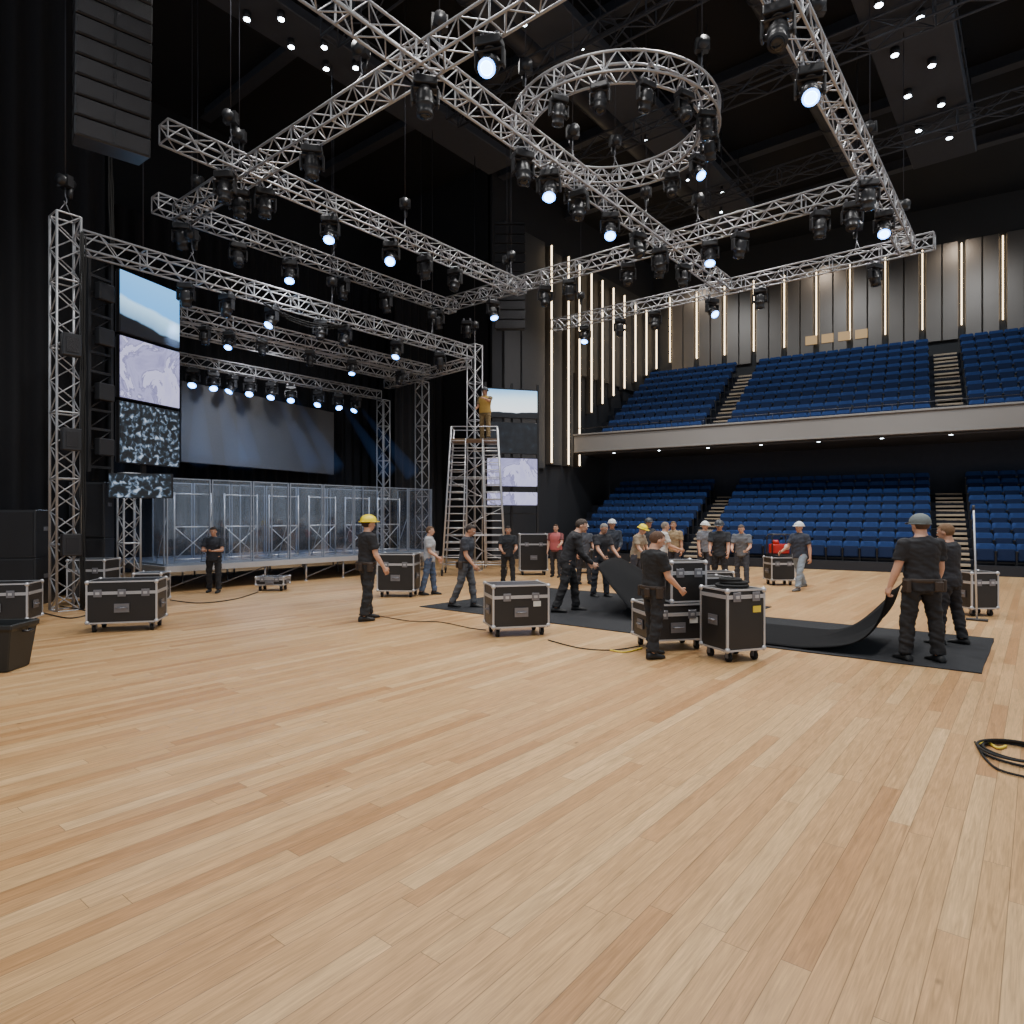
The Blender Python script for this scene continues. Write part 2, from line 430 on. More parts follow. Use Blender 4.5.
    sk = mat('skin_'+str(skin), skin, .55, bump=.05)
    bo = bm_.build('body', [sk, mat('eye_white', (.88,.87,.84), .3, var=.02), mat('eye_pupil', (.08,.06,.05), .3, var=.02), mat('lip', (.62,.36,.32), .5, var=.02)], root)
    m = MB(); SR = [(-.095,.164,.124,-.012),(-.04,.170,.126,-.012),(.03,.172,.124,-.012),(.12,.162,.116,0),(.20,.159,.113,0),(.32,.178,.126,.006),(.42,.188,.120,0),(.485,.168,.096,-.01),(.528,.088,.075,-.01),(.545,.068,.066,-.005)]
    m.loft(rings(SR, .010), 20)
    for i in (0, 1):
        sho, elb, wr, ud, fd = AR[i]
        m.ball(sho, .076, 12, 8)
        if sleeve <= 1:
            q0 = sho+ud*.29*sleeve; xx, yy = perp(ud)
            m.capsule(sho, sho+ud*.10, .072, .071); m.loft([(sho+ud*.02, xx*.072, yy*.072), (sho+ud*.12, xx*.070, yy*.070), (q0+ud*.03, xx*.073, yy*.073)], 12)
        else: m.capsule(sho, elb, .068, .056); m.capsule(elb, wr-fd*.02, .056, .040)
    sr = remesh(m, .012, 2, .0095)
    sr.build('shirt', mat('cloth_'+str(shirt), shirt, .85, bump=.35, bscale=14, var=.08), root)
    if vest:
        m = MB(); m.loft(rings([(q[0], q[1], q[2], q[3]) for q in SR[1:-1]], .026), 20)
        remesh(m, .014, 3).build('safety_vest', mat('vest_'+str(vest), vest, .7, bump=.2, bscale=14), root)
    if belt:
        m = MB(); m.loft(rings([(.005,.176,.130,-.012),(.012,.182,.136,-.012),(.045,.182,.136,-.012),(.052,.176,.130,-.012)], .006), 24)
        m.build('tool_belt', leather, root)
        for sx, fy in ((-1,-.05),(1,-.03),(.45,-.135)):
            m = MB(); m.box(P+V((sx*.195 if abs(sx) == 1 else sx*.18, fy-.01, -.035)), (.05,.09,.15) if abs(sx) == 1 else (.09,.04,.12)); m.build('pouch', leather, root, bevel=.012)
    m = MB(); m.loft(rings([(-.13,.10,.10,-.006),(-.05,.160,.122,-.014),(.03,.168,.122,-.012),(.075,.160,.114,-.006)], .006), 18)
    for hip, knee, ank in LG:
        m.capsule(hip+V((0,0,-.02)), knee, .098, .073); m.capsule(knee, knee.lerp(ank, .5), .073, .071)
        e_ = ank+(knee-ank).normalized()*.01; xx, yy = perp(ank-knee)
        m.loft([(knee.lerp(ank, .35), xx*.072, yy*.072), (knee.lerp(ank, .7), xx*.067, yy*.067), (e_, xx*.068, yy*.070)], 14)
    remesh(m, .013, 2, .014).build('trousers', mat('trouser_'+str(pants), pants, .85, bump=.4, bscale=12, var=.08), root)
    for hip, knee, ank in LG:
        m = MB(); b0 = ank+V((0,0,-.085))
        R = []
        for y, wx, zt in ((-.078,.022,.05),(-.07,.036,.085),(-.03,.042,.11),(.02,.044,.10),(.08,.048,.07),(.13,.046,.055),(.165,.034,.045),(.178,.016,.03)):
            R.append((b0+V((0,y,zt/2)), V((wx,0,0)), V((0,0,zt/2))))
        m.loft(R, 12)
        m.build('shoe', mat('shoe_'+str(shoe), shoe, .6, bump=.1), root)
    if hair:
        m = MB(); m.ball(Hc+HZ*.026-HY*.008, (.084,.103,.101), 20, 14, M=M3, keep=lambda q: (q.z > .045) or (q.y < -.005 and q.z > -.075) or (q.y < .03 and q.z > .0))
        m.build('hair', mat('hair_'+str(hair), hair, .75, bump=.6, bscale=90), root)
    if hat:
        hm = {'yellow': yellow_m, 'white': white_m, 'dark': dark_hat, 'cap': cap_m}[hat]
        m = MB(); c = Hc+HZ*.052
        if hat == 'cap':
            m.ball(c-HZ*.018, (.093,.112,.102), 20, 14, M=M3, keep=lambda q: q.z > -.028)
            rr = [c-HZ*.042+HX*.093*cos(a)+HY*.112*sin(a) for a in [2*pi*q/24 for q in range(24)]]
            m.tube(rr, .006, 6, closed=True)
            m.loft([(c+HY*.07+HZ*-.025, HX*.075, HZ*.006), (c+HY*.13-HZ*.032, HX*.07, HZ*.006), (c+HY*.175-HZ*.044, HX*.045, HZ*.005)], 12)
            m.build('baseball_cap', hm, root)
        else:
            m.ball(c, (.106,.127,.104), 20, 14, M=M3, keep=lambda q: q.z > -.018)
            rr = []
            for q in range(24):
                a = 2*pi*q/24; ex = 1.16+(.16 if sin(a) > .3 else 0)
                rr.append(c+HX*.103*cos(a)*1.1+HY*.124*sin(a)*ex-HZ*.012)
            m.tube(rr, .010, 6, closed=True)
            m.loft([(c+HY*.10, HX*.085, HZ*.006), (c+HY*.16-HZ*.012, HX*.055, HZ*.005)], 12)
            rid = [c+(HY*.129*cos(a)+HZ*.106*sin(a)) for a in [pi*q/10 for q in range(1, 10)]]
            m.tube(rid, .009, 6)
            m.build('hard_hat', hm, root)
    M = Matrix.Translation(V(pos)) @ Matrix.Rotation(root.rotation_euler.z, 4, 'Z') @ Matrix.Diagonal((k*bulk, k*bulk, k, 1))
    return [M @ h for h in hands]

S1 = (.80,.62,.52); S2 = (.72,.54,.44); S3 = (.60,.44,.35)
K = (.13,.13,.145); KP = (.12,.12,.13); DG = (.22,.23,.25)
def gp(px, py): return ground(px, py)
person(gp(366,620), 1.73, 55, 'person in a yellow hard hat, black tee and trousers, standing alone left of centre', K, KP, S1, hair=(.2,.14,.1), hat='yellow', arms=((2,7,14,3),(8,8,22,2)), legs=((6,2,4),(-6,4,5)), bulk=1.12, belt=True)
person(gp(214,592.5), 1.50, 175, 'person in dark clothes standing in front of the low stage, hands together', (.16,.17,.2), K, S2, hair=(.15,.1,.08), arms=((18,10,70,-28),(18,10,70,-28)), head=(-12,0))
person(gp(428,595), 1.52, 95, 'person in a light grey tee and blue jeans beside the stage cases', (.66,.66,.67), (.30,.36,.46), S1, hair=(.35,.26,.18), arms=((5,6,30,0),(10,8,45,0)), legs=((8,4,3),(-8,6,3)))
person(gp(463,608), 1.60, 105, 'person in a charcoal tee walking right, left of the scaffold tower', (.20,.21,.24), (.30,.31,.33), S2, hair=(.16,.12,.1), arms=((-6,6,18,2),(14,6,30,0)), legs=((12,6,2),(-10,14,2)), lean=6, head=(-14,0), belt=True)
person(gp(508,586), 1.50, 175, 'person in dark tee standing right behind the wide flight case', (.14,.15,.17), K, S2, hair=(.14,.1,.08), arms=((15,8,60,-10),(15,8,50,-10)), head=(-10,0))
person(gp(556,577), 1.50, -160, 'person in a pink vest in the back, beside the tall black cabinet', (.45,.25,.25), (.2,.2,.22), S1, hair=(.3,.2,.12), vest=(.72,.38,.38), arms=((30,10,40,0),(5,8,12,4)))
hA = person(gp(566,612), 1.74, 92, 'person in black bending forward and pulling up the left mat flap', K, KP, S1, hair=(.22,.18,.15), lean=20, arms=((34,4,24,0),(36,4,26,0)), legs=((14,10,5),(-10,8,5)), head=(-8,0), grips=(1.3,1.3), sleeve=1.5, bulk=1.12)
hB = person(gp(600,597), 1.60, 150, 'person with grey hair holding the far corner of the left mat flap', (.15,.15,.17), (.16,.17,.2), S2, hair=(.5,.48,.46), lean=10, arms=((34,6,25,0),(36,6,25,0)), head=(-12,0), grips=(1.3,1.3))
person(gp(584,584), 1.55, 165, 'person in a white hard hat in the back, between the two left mat carriers', (.30,.31,.34), (.18,.18,.2), S2, hat='white', arms=((15,8,50,-10),(5,8,12,4)))
person(gp(612,584), 1.64, 185, 'person in a white hard hat and dark long sleeves facing the camera behind the mat', (.20,.22,.26), (.17,.18,.21), S2, hat='white', arms=((10,8,50,-12),(10,8,50,-12)), sleeve=1.5)
person(gp(636,590), 1.55, 130, 'person in a beige shirt and yellow hard hat in the back group', (.56,.50,.42), (.25,.25,.28), S1, hat='yellow', lean=14, arms=((30,8,30,-5),(35,8,22,-5)), head=(-12,0))
person(gp(648,580), 1.66, 150, 'person with a dark hard hat at the back, between beige and white shirts', (.24,.25,.28), (.2,.2,.22), S2, hat='dark')
person(gp(662,588), 1.60, 90, 'person in a white tee, back of the central group, facing right', (.80,.79,.77), (.3,.3,.33), S1, hair=(.55,.5,.45), lean=6, arms=((20,8,50,0),(25,8,50,0)))
person(gp(674,580), 1.60, -150, 'person in khaki shirt at the back, right of the white tee', (.62,.54,.42), (.22,.22,.25), S2, hair=(.4,.3,.2), hat=None, lean=4)
person(gp(652,657), 1.56, 70, 'person in black tee and trousers standing by the stacked flight cases, facing right', (.12,.12,.13), (.13,.13,.14), S1, hair=(.34,.24,.17), arms=((2,6,10,2),(14,7,34,-6)), legs=((5,3,3),(-5,4,4)), head=(-16,-8), bulk=1.1, belt=True)
person(gp(703,580), 1.58, 150, 'person in a white hard hat and grey tee, left of the dark hard hat', (.46,.47,.50), (.2,.2,.23), S1, hat='white', arms=((15,8,50,-10),(5,8,12,4)), lean=5)
person(gp(720,590), 1.64, 205, 'person in a dark hard hat and charcoal tee behind the central cases', (.18,.19,.21), K, S2, hat='dark', arms=((25,5,30,4),(25,5,40,-5)), lean=10, head=(-8,0))
person(gp(742,586), 1.54, -150, 'person in grey tee with cropped hair looking down, right of central cases', (.40,.41,.43), (.24,.25,.28), S1, hair=(.32,.27,.24), arms=((20,10,55,-10),(20,10,55,-10)), head=(-15,0), lean=6)
person(gp(801,590), 1.62, -120, 'person in a white hard hat, dark tee and pale jeans walking near the seats', (.20,.22,.27), (.50,.54,.58), S2, hat='white', arms=((-8,12,15,8),(20,12,40,6)), legs=((22,10,4),(-18,14,4)), shoe=(.35,.34,.33))
hC = person(gp(922,662), 1.76, -4, 'person in grey cap, black tee and trousers, back turned, holding right mat flap', K, KP, S1, hair=(.3,.22,.17), hat='cap', arms=((6,11,10,8),(4,8,16,2)), legs=((3,1,5),(-3,2,5)), grips=(1.3,.7), bulk=1.15, belt=True)
hD = person(gp(951,645), 1.64, -35, 'person in black beside the grey cap, holding the far side of right flap', (.15,.15,.17), (.14,.14,.155), S2, hair=(.42,.31,.2), arms=((28,8,20,4),(5,8,20,0)), legs=((6,4,4),(-6,4,4)), grips=(1.3,.7), head=(-8,0), bulk=1.1)
scaf_c = at(475, 516, 19.3); scaf_c.z = 0
person(scaf_c+Rv*.30+V((0,0,3.95)), 1.56, 200, 'person in ochre vest and hard hat standing on top of the scaffold tower', (.42,.36,.25), (.52,.44,.30), S2, hat='dark', vest=(.72,.58,.28), arms=((60,10,40,-10),(10,10,60,-10)))

# ------------------------------------------------------------ room shell
m = MB(); m.box((13, 6, -.1), (46, 34, .2)); struct(m.build('floor', floor_material()))
m = MB(); m.box((14, 6, 15.3), (46, 34, .2)); struct(m.build('ceiling', ceil_m))
m = MB(); m.box((6, 22.6, 7.6), (26.4, .2, 15.2)); struct(m.build('wall_stage', blk_wall))
m = MB(); m.box((19.1, 19.5, 7.6), (.2, 6.2, 15.2)); struct(m.build('wall_wing', blk_wall))
m = MB(); m.box((27.6, 16.4, 7.6), (17.2, .2, 15.2)); struct(m.build('wall_left', sidew_m))
SA = radians(7); Xa = V((cos(SA), sin(SA), 0)); Yb = V((-sin(SA), cos(SA), 0)); O0 = V((23.3, .36, 0))
def AB(a, b, z): return O0+Xa*a+Yb*b+V((0, 0, z))
def abbox(mb, a0, a1, b0, b1, z0, z1, mi=0):
    mb.hexa([AB(a0,b0,z0), AB(a1,b0,z0), AB(a1,b1,z0), AB(a0,b1,z0), AB(a0,b0,z1), AB(a1,b0,z1), AB(a1,b1,z1), AB(a0,b1,z1)], mi)
BL, BH = -5.0, 15.3
NR = 9; RD = .62; RZ = .30; Z0 = .10
m = MB()
for i in range(NR): abbox(m, .1+RD*i, 6.0 if i == NR-1 else .1+RD*(i+1), BL, BH, 0, Z0+RZ*i)
struct(m.build('floor_lower_tier', tier_m))
bp_ = mat('barrier_dark_panel', (.10,.115,.15), .6, var=.1)
m = MB(); abbox(m, -.05, .06, BL, 1.15, 0, .30); struct(m.build('wall_front_barrier', bp_))
m = MB(); abbox(m, -.05, .06, 2.05, 8.93, 0, .30); struct(m.build('wall_front_barrier_centre', bp_))
m = MB(); abbox(m, -.05, .06, 9.87, 14.9, 0, .30); struct(m.build('wall_front_barrier_left', bp_))
m = MB(); abbox(m, 6.2, 6.4, BL, 15.2, 0, 4.5); struct(m.build('wall_lower_back', mat('lower_back_wall', (.17,.185,.23), .8, var=.15)))
UR = 9; UD = .75; UZ = .45
m = MB(); abbox(m, 2.7, 10.9, BL, 15.25, 4.5, 4.74)
for i in range(UR): abbox(m, 3.0+UD*i, 10.9 if i == UR-1 else 3.0+UD*(i+1), BL, 15.2, 4.74, 4.75+UZ*i+.001)
struct(m.build('floor_balcony_tier', tier_m))
m = MB(); abbox(m, 2.45, 2.68, BL, 15.25, 4.47, 5.20); abbox(m, 2.38, 2.72, BL, 15.25, 5.20, 5.27); abbox(m, 2.40, 2.45, BL, 15.25, 4.47, 4.55)
struct(m.build('wall_balcony_front', fasc_m, bevel=.01))
m = MB(); abbox(m, 2.7, 2.75, BL, 15.25, 4.40, 4.49); abbox(m, 2.7, 6.2, BL, 15.25, 4.44, 4.49); struct(m.build('trim_1', mat('soffit_grey', (.30,.30,.31), .7, var=.08)))
rt = thing('handrail', AB(2.6, 5, 5.27), 'thin dark metal handrail along the top of the balcony front', 'railing')
rail_m = mat('rail_dark_metal', (.22,.22,.245), .4, .5, var=.05)
m = MB(); m.cyl(AB(2.6,BL,5.52)-rt.location, AB(2.6,15.2,5.52)-rt.location, .016, seg=8); m.build('rail', rail_m, rt)
for i in range(16):
    m = MB(); m.cyl(AB(2.6,BL+.6+i*1.28,5.27)-rt.location, AB(2.6,BL+.6+i*1.28,5.52)-rt.location, .011, seg=6); m.build('post', rail_m, rt)
m = MB(); abbox(m, 10.9, 11.1, BL, 15.3, 4.5, 15.2); struct(m.build('wall_back', mat('rear_wall_grey', (.16,.16,.165), .7, var=.12, vscale=.8)))
bs = [-3.3+1.42*i for i in range(13)]
m = MB()
for i, b in enumerate(bs[:-1]):
    abbox(m, 10.72, 10.9, b+.12, b+.69, 9.3, 13.5); abbox(m, 10.72, 10.9, b+.72, b+1.30, 9.3, 13.5)
struct(m.build('trim_2', panelw_m, bevel=.02))
for i, b in enumerate(reversed(bs)):
    m = MB(); abbox(m, 10.76, 10.82, b-.022, b+.022, 9.9, 13.4)
    tag(m.build('light_strip', strip_m), 'warm vertical light strip on the rear wall above the balcony, %s from the left' % ORD[i], 'light strip', 'rear wall light strips')
for i, b0 in enumerate((6.6, 5.9, 5.2, 4.5)):
    m = MB(); abbox(m, 10.66, 10.74, b0, b0+.5, 9.85, 10.25); struct(m.build('window_%d' % (i+1), mat('booth_glow', (.35,.30,.22), .5, emis=(1,.82,.58), es=.45)))
FP = [551, 568, 579, 591, 602, 613, 624, 635, 646, 656, 666]
for i, px in enumerate(FP):
    x = on_y(px, 15.95)
    zb = 3.9 if i < 3 else 6.4+(i-3)*.52
    zt = 13.1-.08*i
    m = MB(); m.box((x+.12, 16.1, (zb+zt)/2), (.14, .36, zt-zb))
    struct(m.build('trim_%d' % (i+3), panelw_m, bevel=.01))
    m = MB(); m.box((x+.02, 15.93, (zb+zt)/2), (.036, .05, zt-zb-.1))
    tag(m.build('light_strip', strip_m), 'tall vertical light strip on the left side wall, %s from the stage' % ORD[i], 'light strip', 'side wall light strips')
m = MB()
for a, b, z0, z1 in ((19.6,20.6,3.6,13.2),(20.7,on_y(551,15.95)-.1,3.7,13.2),(on_y(551,15.95)+.3,on_y(568,15.95)-.1,3.9,13),(on_y(568,15.95)+.3,on_y(579,15.95)-.1,3.9,12.9)):
    m.box(((a+b)/2, 16.24, (z0+z1)/2), (b-a, .12, z1-z0))
struct(m.build('trim_20', mat('side_panel_grey', (.24,.243,.255), .7, var=.1), bevel=.015))
m = MB(); m.box((29.5, 16.25, 10.6), (11, .1, 5.0)); struct(m.build('trim_21', mat('fin_backing_taupe', (.25,.245,.24), .7, var=.08)))

# seats
def seat_parts():
    b = MB()
    R = [(.30,.215,0),(.36,.236,.0),(.55,.238,.03),(.72,.236,.06),(.80,.21,.075),(.815,.17,.077)]
    vs = []; fs = []
    for z, hw, off in R:
        for k in range(5):
            y = -hw+2*hw*k/4; cx = .035*((y/.22)**2)
            vs.append(V((.18+off-cx, y, z)))
        for k in range(4, -1, -1):
            y = -hw+2*hw*k/4; cx = .035*((y/.22)**2)
            vs.append(V((.26+off-cx, y, z)))
    n = len(R)
    for i in range(n-1):
        for k in range(10):
            k2 = (k+1) % 10; fs.append((i*10+k, i*10+k2, (i+1)*10+k2, (i+1)*10+k))
    fs.append(tuple(range(9,-1,-1))); fs.append(tuple((n-1)*10+k for k in range(10)))
    b.add(vs, fs, 0, True)
    c = MB(); c.box((.10, 0, .49), (.09, .42, .36), 0, Matrix.Rotation(radians(12), 3, 'Y'))
    fr = MB()
    for sy in (-1, 1):
        fr.box((.16, sy*.232, .30), (.10, .02, .60)); fr.box((.08, sy*.232, .59), (.24, .03, .03))
    fr.box((.2, 0, .26), (.05, .44, .04))
    return b, c, fr
sb, sc_, sf_ = seat_parts()
proto = thing('theatre_seat', (0,0,0), 'x', 'seat', SA)
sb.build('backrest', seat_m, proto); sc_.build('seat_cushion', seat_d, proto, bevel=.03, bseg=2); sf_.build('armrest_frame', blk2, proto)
first = True
blocks = [('left', 9.98, 9), ('centre', 2.17, 14), ('right', -2.78, 8)]
for r in range(NR):
    for bn, b0, n in blocks:
        for j in range(n):
            o = proto if first else copy_tree(proto); first = False
            o.location = AB(.1+RD*r+.12, b0+.24+.485*j, Z0+RZ*r)
            o['label'] = 'blue seat, lower %s block, %s row from front, %s seat from left' % (bn, ORD[r], ORD[n-1-j])
            o['category'] = 'seat'; o['group'] = 'blue seats in the lower tier'
m = MB()
Rz = Matrix.Rotation(SA, 3, 'Z')
for r in range(UR):
    for bn, b0, n in blocks:
        for j in range(n):
            p = AB(3.0+UD*r+.16, b0+.24+.485*j, 4.75+UZ*r)
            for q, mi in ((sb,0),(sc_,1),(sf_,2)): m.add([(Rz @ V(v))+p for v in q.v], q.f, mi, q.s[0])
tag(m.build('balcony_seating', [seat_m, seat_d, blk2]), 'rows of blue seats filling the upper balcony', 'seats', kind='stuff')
def stairs(b0, b1, a0, z0, rd, rz, n, label):
    t = thing('aisle_stairs', AB(a0, (b0+b1)/2, z0), label, 'stairs', 0, 'aisle stairs')
    for i in range(n):
        for h in (0, 1):
            z = z0+rz*i-(rz/2 if h == 0 else 0)
            a = a0+rd*i-(rd*.42 if h == 0 else 0)
            if i == 0 and h == 0: continue
            mm_ = MB(); abbox(mm_, a, a+rd*.44, b0, b1, max(0.0, z-.035), z+.035)
            mm_.v = [tuple(V(q)-t.location) for q in mm_.v]
            mm_.build('tread', tread_m, t)
stairs(9.0, 9.8, .1, Z0, RD, RZ, NR, 'pale stepped aisle between the left and centre lower seats')
stairs(1.2, 2.0, .1, Z0, RD, RZ, NR, 'pale stepped aisle between the centre and right lower seats')
stairs(9.0, 9.8, 3.0, 4.75, UD, UZ, UR, 'pale stepped aisle at the left of the centre balcony seats')
stairs(1.2, 2.0, 3.0, 4.75, UD, UZ, UR, 'pale stepped aisle at the right of the centre balcony seats')

def downlight(p, label, group, r=.07):
    t = thing('downlight', p, label, 'light', 0, group)
    m = MB(); m.cyl((0,0,0), (0,0,.16), r*1.25, seg=12); m.build('housing', blk2, t)
    m = MB(); m.cyl((0,0,-.012), (0,0,.0), r, seg=12); m.build('lens', spot_m, t)
for i in range(9):
    p = AB(2.95, 13.6-i*2.0, 4.44)
    t = thing('downlight', p, 'small recessed downlight under the balcony edge, %s from the left' % ORD[i], 'light', 0, 'balcony soffit downlights')
    m = MB(); m.cyl((0,0,-.02), (0,0,.0), .075, seg=12); m.build('bezel', blk2, t)
    m = MB(); m.cyl((0,0,-.03), (0,0,-.02), .05, seg=12); m.build('lens', spot_m, t)

BR = []
def beamthing(name, c, size, label, cat, mt=beam_m):
    BR.append((c, size))
    t = thing(name, c, label, cat)
    m = MB(); m.box((0,0,0), size); m.build('deck', mt, t, bevel=.02)
    for s_ in (-1, 1):
        m = MB(); y = s_*(size[1]/2-.05)
        m.cyl((-size[0]/2, y, .9), (size[0]/2, y, .9), .03, seg=6); m.cyl((-size[0]/2, y, .45), (size[0]/2, y, .45), .02, seg=6)
        n = int(size[0]/1.5)
        for k in range(n+1):
            q = V((-size[0]/2+.03+k*(size[0]-.06)/n, y, 0)); m.cyl(q, q+V((0,0,1.4)), .022, seg=6)
        m.build('guard_rail', mt, t)
beamthing('lighting_bridge', (16.5, 2.4, 13.2), (17, 1.7, .25), 'dark lighting bridge hung under the ceiling at upper right', 'catwalk')
beamthing('lighting_bridge', (10.75, 13.7, 13.2), (11.5, 1.2, .25), 'dark lighting bridge under the ceiling above the stage front', 'catwalk')
beamthing('lighting_bridge', (15.5, 9.0, 13.4), (19, 1.2, .25), 'dark lighting bridge under the ceiling over the hall centre', 'catwalk')
for i, x in enumerate((6, 10.5, 15, 19.5, 24, 28.5)):
    m = MB(); m.box((x, 6.5, 15.0), (.08, 30, .4)); m.box((x, 6.5, 14.82), (.35, 30, .05))
    tag(m.build('ceiling_beam', beam_m), 'dark steel ceiling beam, %s from the camera' % ORD[i], 'beam', 'ceiling beams')
for i, (y, z, r) in enumerate(((-.8, 14.1, .38), (5.2, 14.2, .3), (10.6, 14.2, .30))):
    t = thing('air_duct', (16, y, z), 'round dark air duct under the ceiling, %s from the right' % ORD[i], 'duct', 0, 'ceiling ducts')
    m = MB(); m.cyl((-10,0,0), (12,0,0), r, seg=20); m.build('pipe', mat('duct_dark', (.25,.26,.29), .5, .4, var=.1), t)
    for k in range(10):
        m = MB(); m.cyl((-9+k*2.2,0,0), (-8.94+k*2.2,0,0), r+.03, seg=20); m.build('flange', beam_m, t)
LS = [(257,8),(272,25),(300,38),(318,50),(333,62),(347,72)]
for i, (px, py) in enumerate(LS):
    q = at(px, py, FPX*(13.07-CH-.12)/(HOR-py)); downlight((q.x, 13.3 if i % 2 else 13.9, 12.9), 'bright round downlight under the upper left bridge, %s from the left' % ORD[i], 'bridge downlights')
for i in range(10):
    downlight((14.2+i*1.0, 2.1 if i % 2 else 2.75, 12.9), 'bright round downlight under the upper right bridge, %s from the camera' % ORD[i], 'bridge downlights', .08)
for i in range(12):
    downlight((7.5+i*1.5, 9.0+(.3 if i % 2 else -.3), 13.1), 'small bright downlight under the central bridge, %s from the left' % ORD[i], 'bridge downlights', .045)
def curtain(p0, p1, z0, z1, label, amp=.09, wl=.42):
    p0 = V(p0); p1 = V(p1); L_ = (p1-p0).length; d = (p1-p0).normalized(); n = V((-d.y, d.x, 0))
    k = int(L_/wl*8); vs = []; fs = []
    for i in range(k+1):
        u = L_*i/k; a = amp*sin(u/wl*2*pi+.6*sin(u*1.3))
        for z in (z0, z1): vs.append(p0+d*u+n*a*(1 if z == z0 else .7)+V((0,0,z)))
    for i in range(k): fs.append((2*i, 2*i+2, 2*i+3, 2*i+1))
    m = MB(); m.add(vs, fs, 0, True); return tag(m.build('curtain', drape), label, 'curtain')
curtain((5.9,21.4,0), (18.9,21.4,0), .02, 11, 'black pleated curtain hanging behind the stage')
curtain((-2.5,16.5,0), (5.75,16.5,0), .02, 14, 'tall black pleated drape at the far left of the hall')
curtain((16.4,18.9,0), (18.9,18.9,0), .02, 10, 'black masking drape at the right wing of the stage')
curtain((6.0,16.7,0), (6.0,21.2,0), .02, 12, 'black masking drape at the left wing of the stage')

# ------------------------------------------------------------ trusses
def truss(p0, p1, label, w=.32, r=.021, bay=.28, name='box_truss', cat='truss', group=None, m_=None, kr=.54):
    m_ = m_ or alu_t
    p0 = V(p0); p1 = V(p1); d = (p1-p0); L_ = d.length; d.normalize()
    if abs(d.z) > .9: a = V((1,0,0)); b = V((0,1,0))
    else: b = V((0,0,1)); a = d.cross(b).normalized(); b = a.cross(d).normalized()
    t = thing(name, p0, label, cat, 0, group)
    m = MB(); m.cyl((0,0,0), d*L_, r, seg=8); me = m.mesh('chord', m_)
    cs = [a*(w/2)+b*(w/2), -a*(w/2)+b*(w/2), -a*(w/2)-b*(w/2), a*(w/2)-b*(w/2)]
    for c in cs:
        o = bpy.data.objects.new('chord', me); COL.objects.link(o); o.parent = t; o.location = c
    n = max(1, round(L_/bay)); m = MB(); r2 = r*kr
    for k in range(4):
        c0, c1 = cs[k], cs[(k+1) % 4]
        for i in range(n):
            u0 = L_*i/n; u1 = L_*(i+1)/n
            if (i+k) % 2: m.cyl(c0+d*u0, c1+d*u1, r2, seg=5, cap=False)
            else: m.cyl(c1+d*u0, c0+d*u1, r2, seg=5, cap=False)
        for i in [0, n]+[q for q in range(4, n-1, 4)]:
            u = L_*i/n; m.cyl(c0+d*u, c1+d*u, r2*1.35, seg=6, cap=False)
    m.build('lattice_bracing', m_, t)
    return t
HP = 6.5; ZT = CH+HP
TX = {}
TX['t1'] = ('x', 1.776*HP, .757*HP, 2.27*HP, 'upper left truss')
TX['t2'] = ('x', 2.2*HP, .912*HP, 2.27*HP, 'truss above the stage front')
TX['t4'] = ('x', 1.064*HP, .62*HP, 2.80*HP, 'long top centre truss')
TX['t7'] = ('x', .385*HP, 1.0*HP, 2.82*HP, 'right hand truss')
TX['t3'] = ('y', 1.00*HP, .50*HP, 2.22*HP, 'left cross truss')
TX['t5'] = ('y', 2.22*HP, .42*HP, 2.17*HP, 'middle cross truss')
TX['t6'] = ('y', 2.815*HP, .30*HP, 1.99*HP, 'farthest cross truss')
lab = {'t1': 'silver box truss second from the stage front, running across the upper left', 't2': 'silver box truss hanging just above the stage front edge',
 't4': 'long silver box truss crossing diagonally from the top edge past the ring', 't7': 'silver box truss on the right running away towards the balcony',
 't3': 'silver cross truss from upper left up to the top edge', 't5': 'silver cross truss in the middle, joining four long trusses', 't6': 'silver cross truss farthest back, near the balcony'}
for k, (ax, c, a, b, ds) in TX.items():
    p0, p1 = ((a, c, ZT), (b, c, ZT)) if ax == 'x' else ((c, a, ZT), (c, b, ZT))
    truss(p0, p1, lab[k], group='overhead truss grid')
HR = 7.3; rc = at(613, 516, 1.70*HR); rc.z = CH+HR; RR = .243*HR; RH = .16
t = thing('ring_truss', rc, 'circular silver truss ring hanging above the truss grid', 'truss')
cr = [(RR-RH,RH),(RR+RH,RH),(RR+RH,-RH),(RR-RH,-RH)]
for rad, z in cr:
    m = MB(); m.tube([V((rad*cos(a), rad*sin(a), z)) for a in [2*pi*i/56 for i in range(56)]], .024, 7, closed=True); m.build('chord_ring', alu_t, t)
m = MB(); NB = 56
for i in range(NB):
    a0 = 2*pi*i/NB; a1 = 2*pi*(i+1)/NB
    for k in range(4):
        (r0, z0), (r1, z1) = cr[k], cr[(k+1) % 4]
        if (i+k) % 2: r0, z0, r1, z1 = r1, z1, r0, z0
        m.cyl((r0*cos(a0), r0*sin(a0), z0), (r1*cos(a1), r1*sin(a1), z1), .012, seg=5, cap=False)
        if i % 4 == 0: m.cyl((r0*cos(a0), r0*sin(a0), z0), (r1*cos(a0), r1*sin(a0), z1), .016, seg=5, cap=False)
m.build('lattice_bracing', alu_t, t)
SX0, SX1, SY = 4.2, 15.35, 13.9
truss((SX0,SY,.0), (SX0,SY,7.2), 'tall silver truss tower at the left front corner of the stage', w=.38, bay=.3, name='truss_tower', r=.023, group='stage towers')
truss((SX1,SY,.0), (SX1,SY,7.1), 'silver truss tower at right front stage corner, behind the scaffold', w=.34, bay=.3, name='truss_tower', group='stage towers')
truss((SX1,16.3,.0), (SX1,16.3,6.25), 'silver truss tower on the right side of the stage, middle one', w=.32, bay=.3, name='truss_tower', group='stage towers')
truss((SX1,18.3,.0), (SX1,18.3,5.85), 'silver truss tower on the right side of the stage, rear one', w=.32, bay=.3, name='truss_tower', group='stage towers')
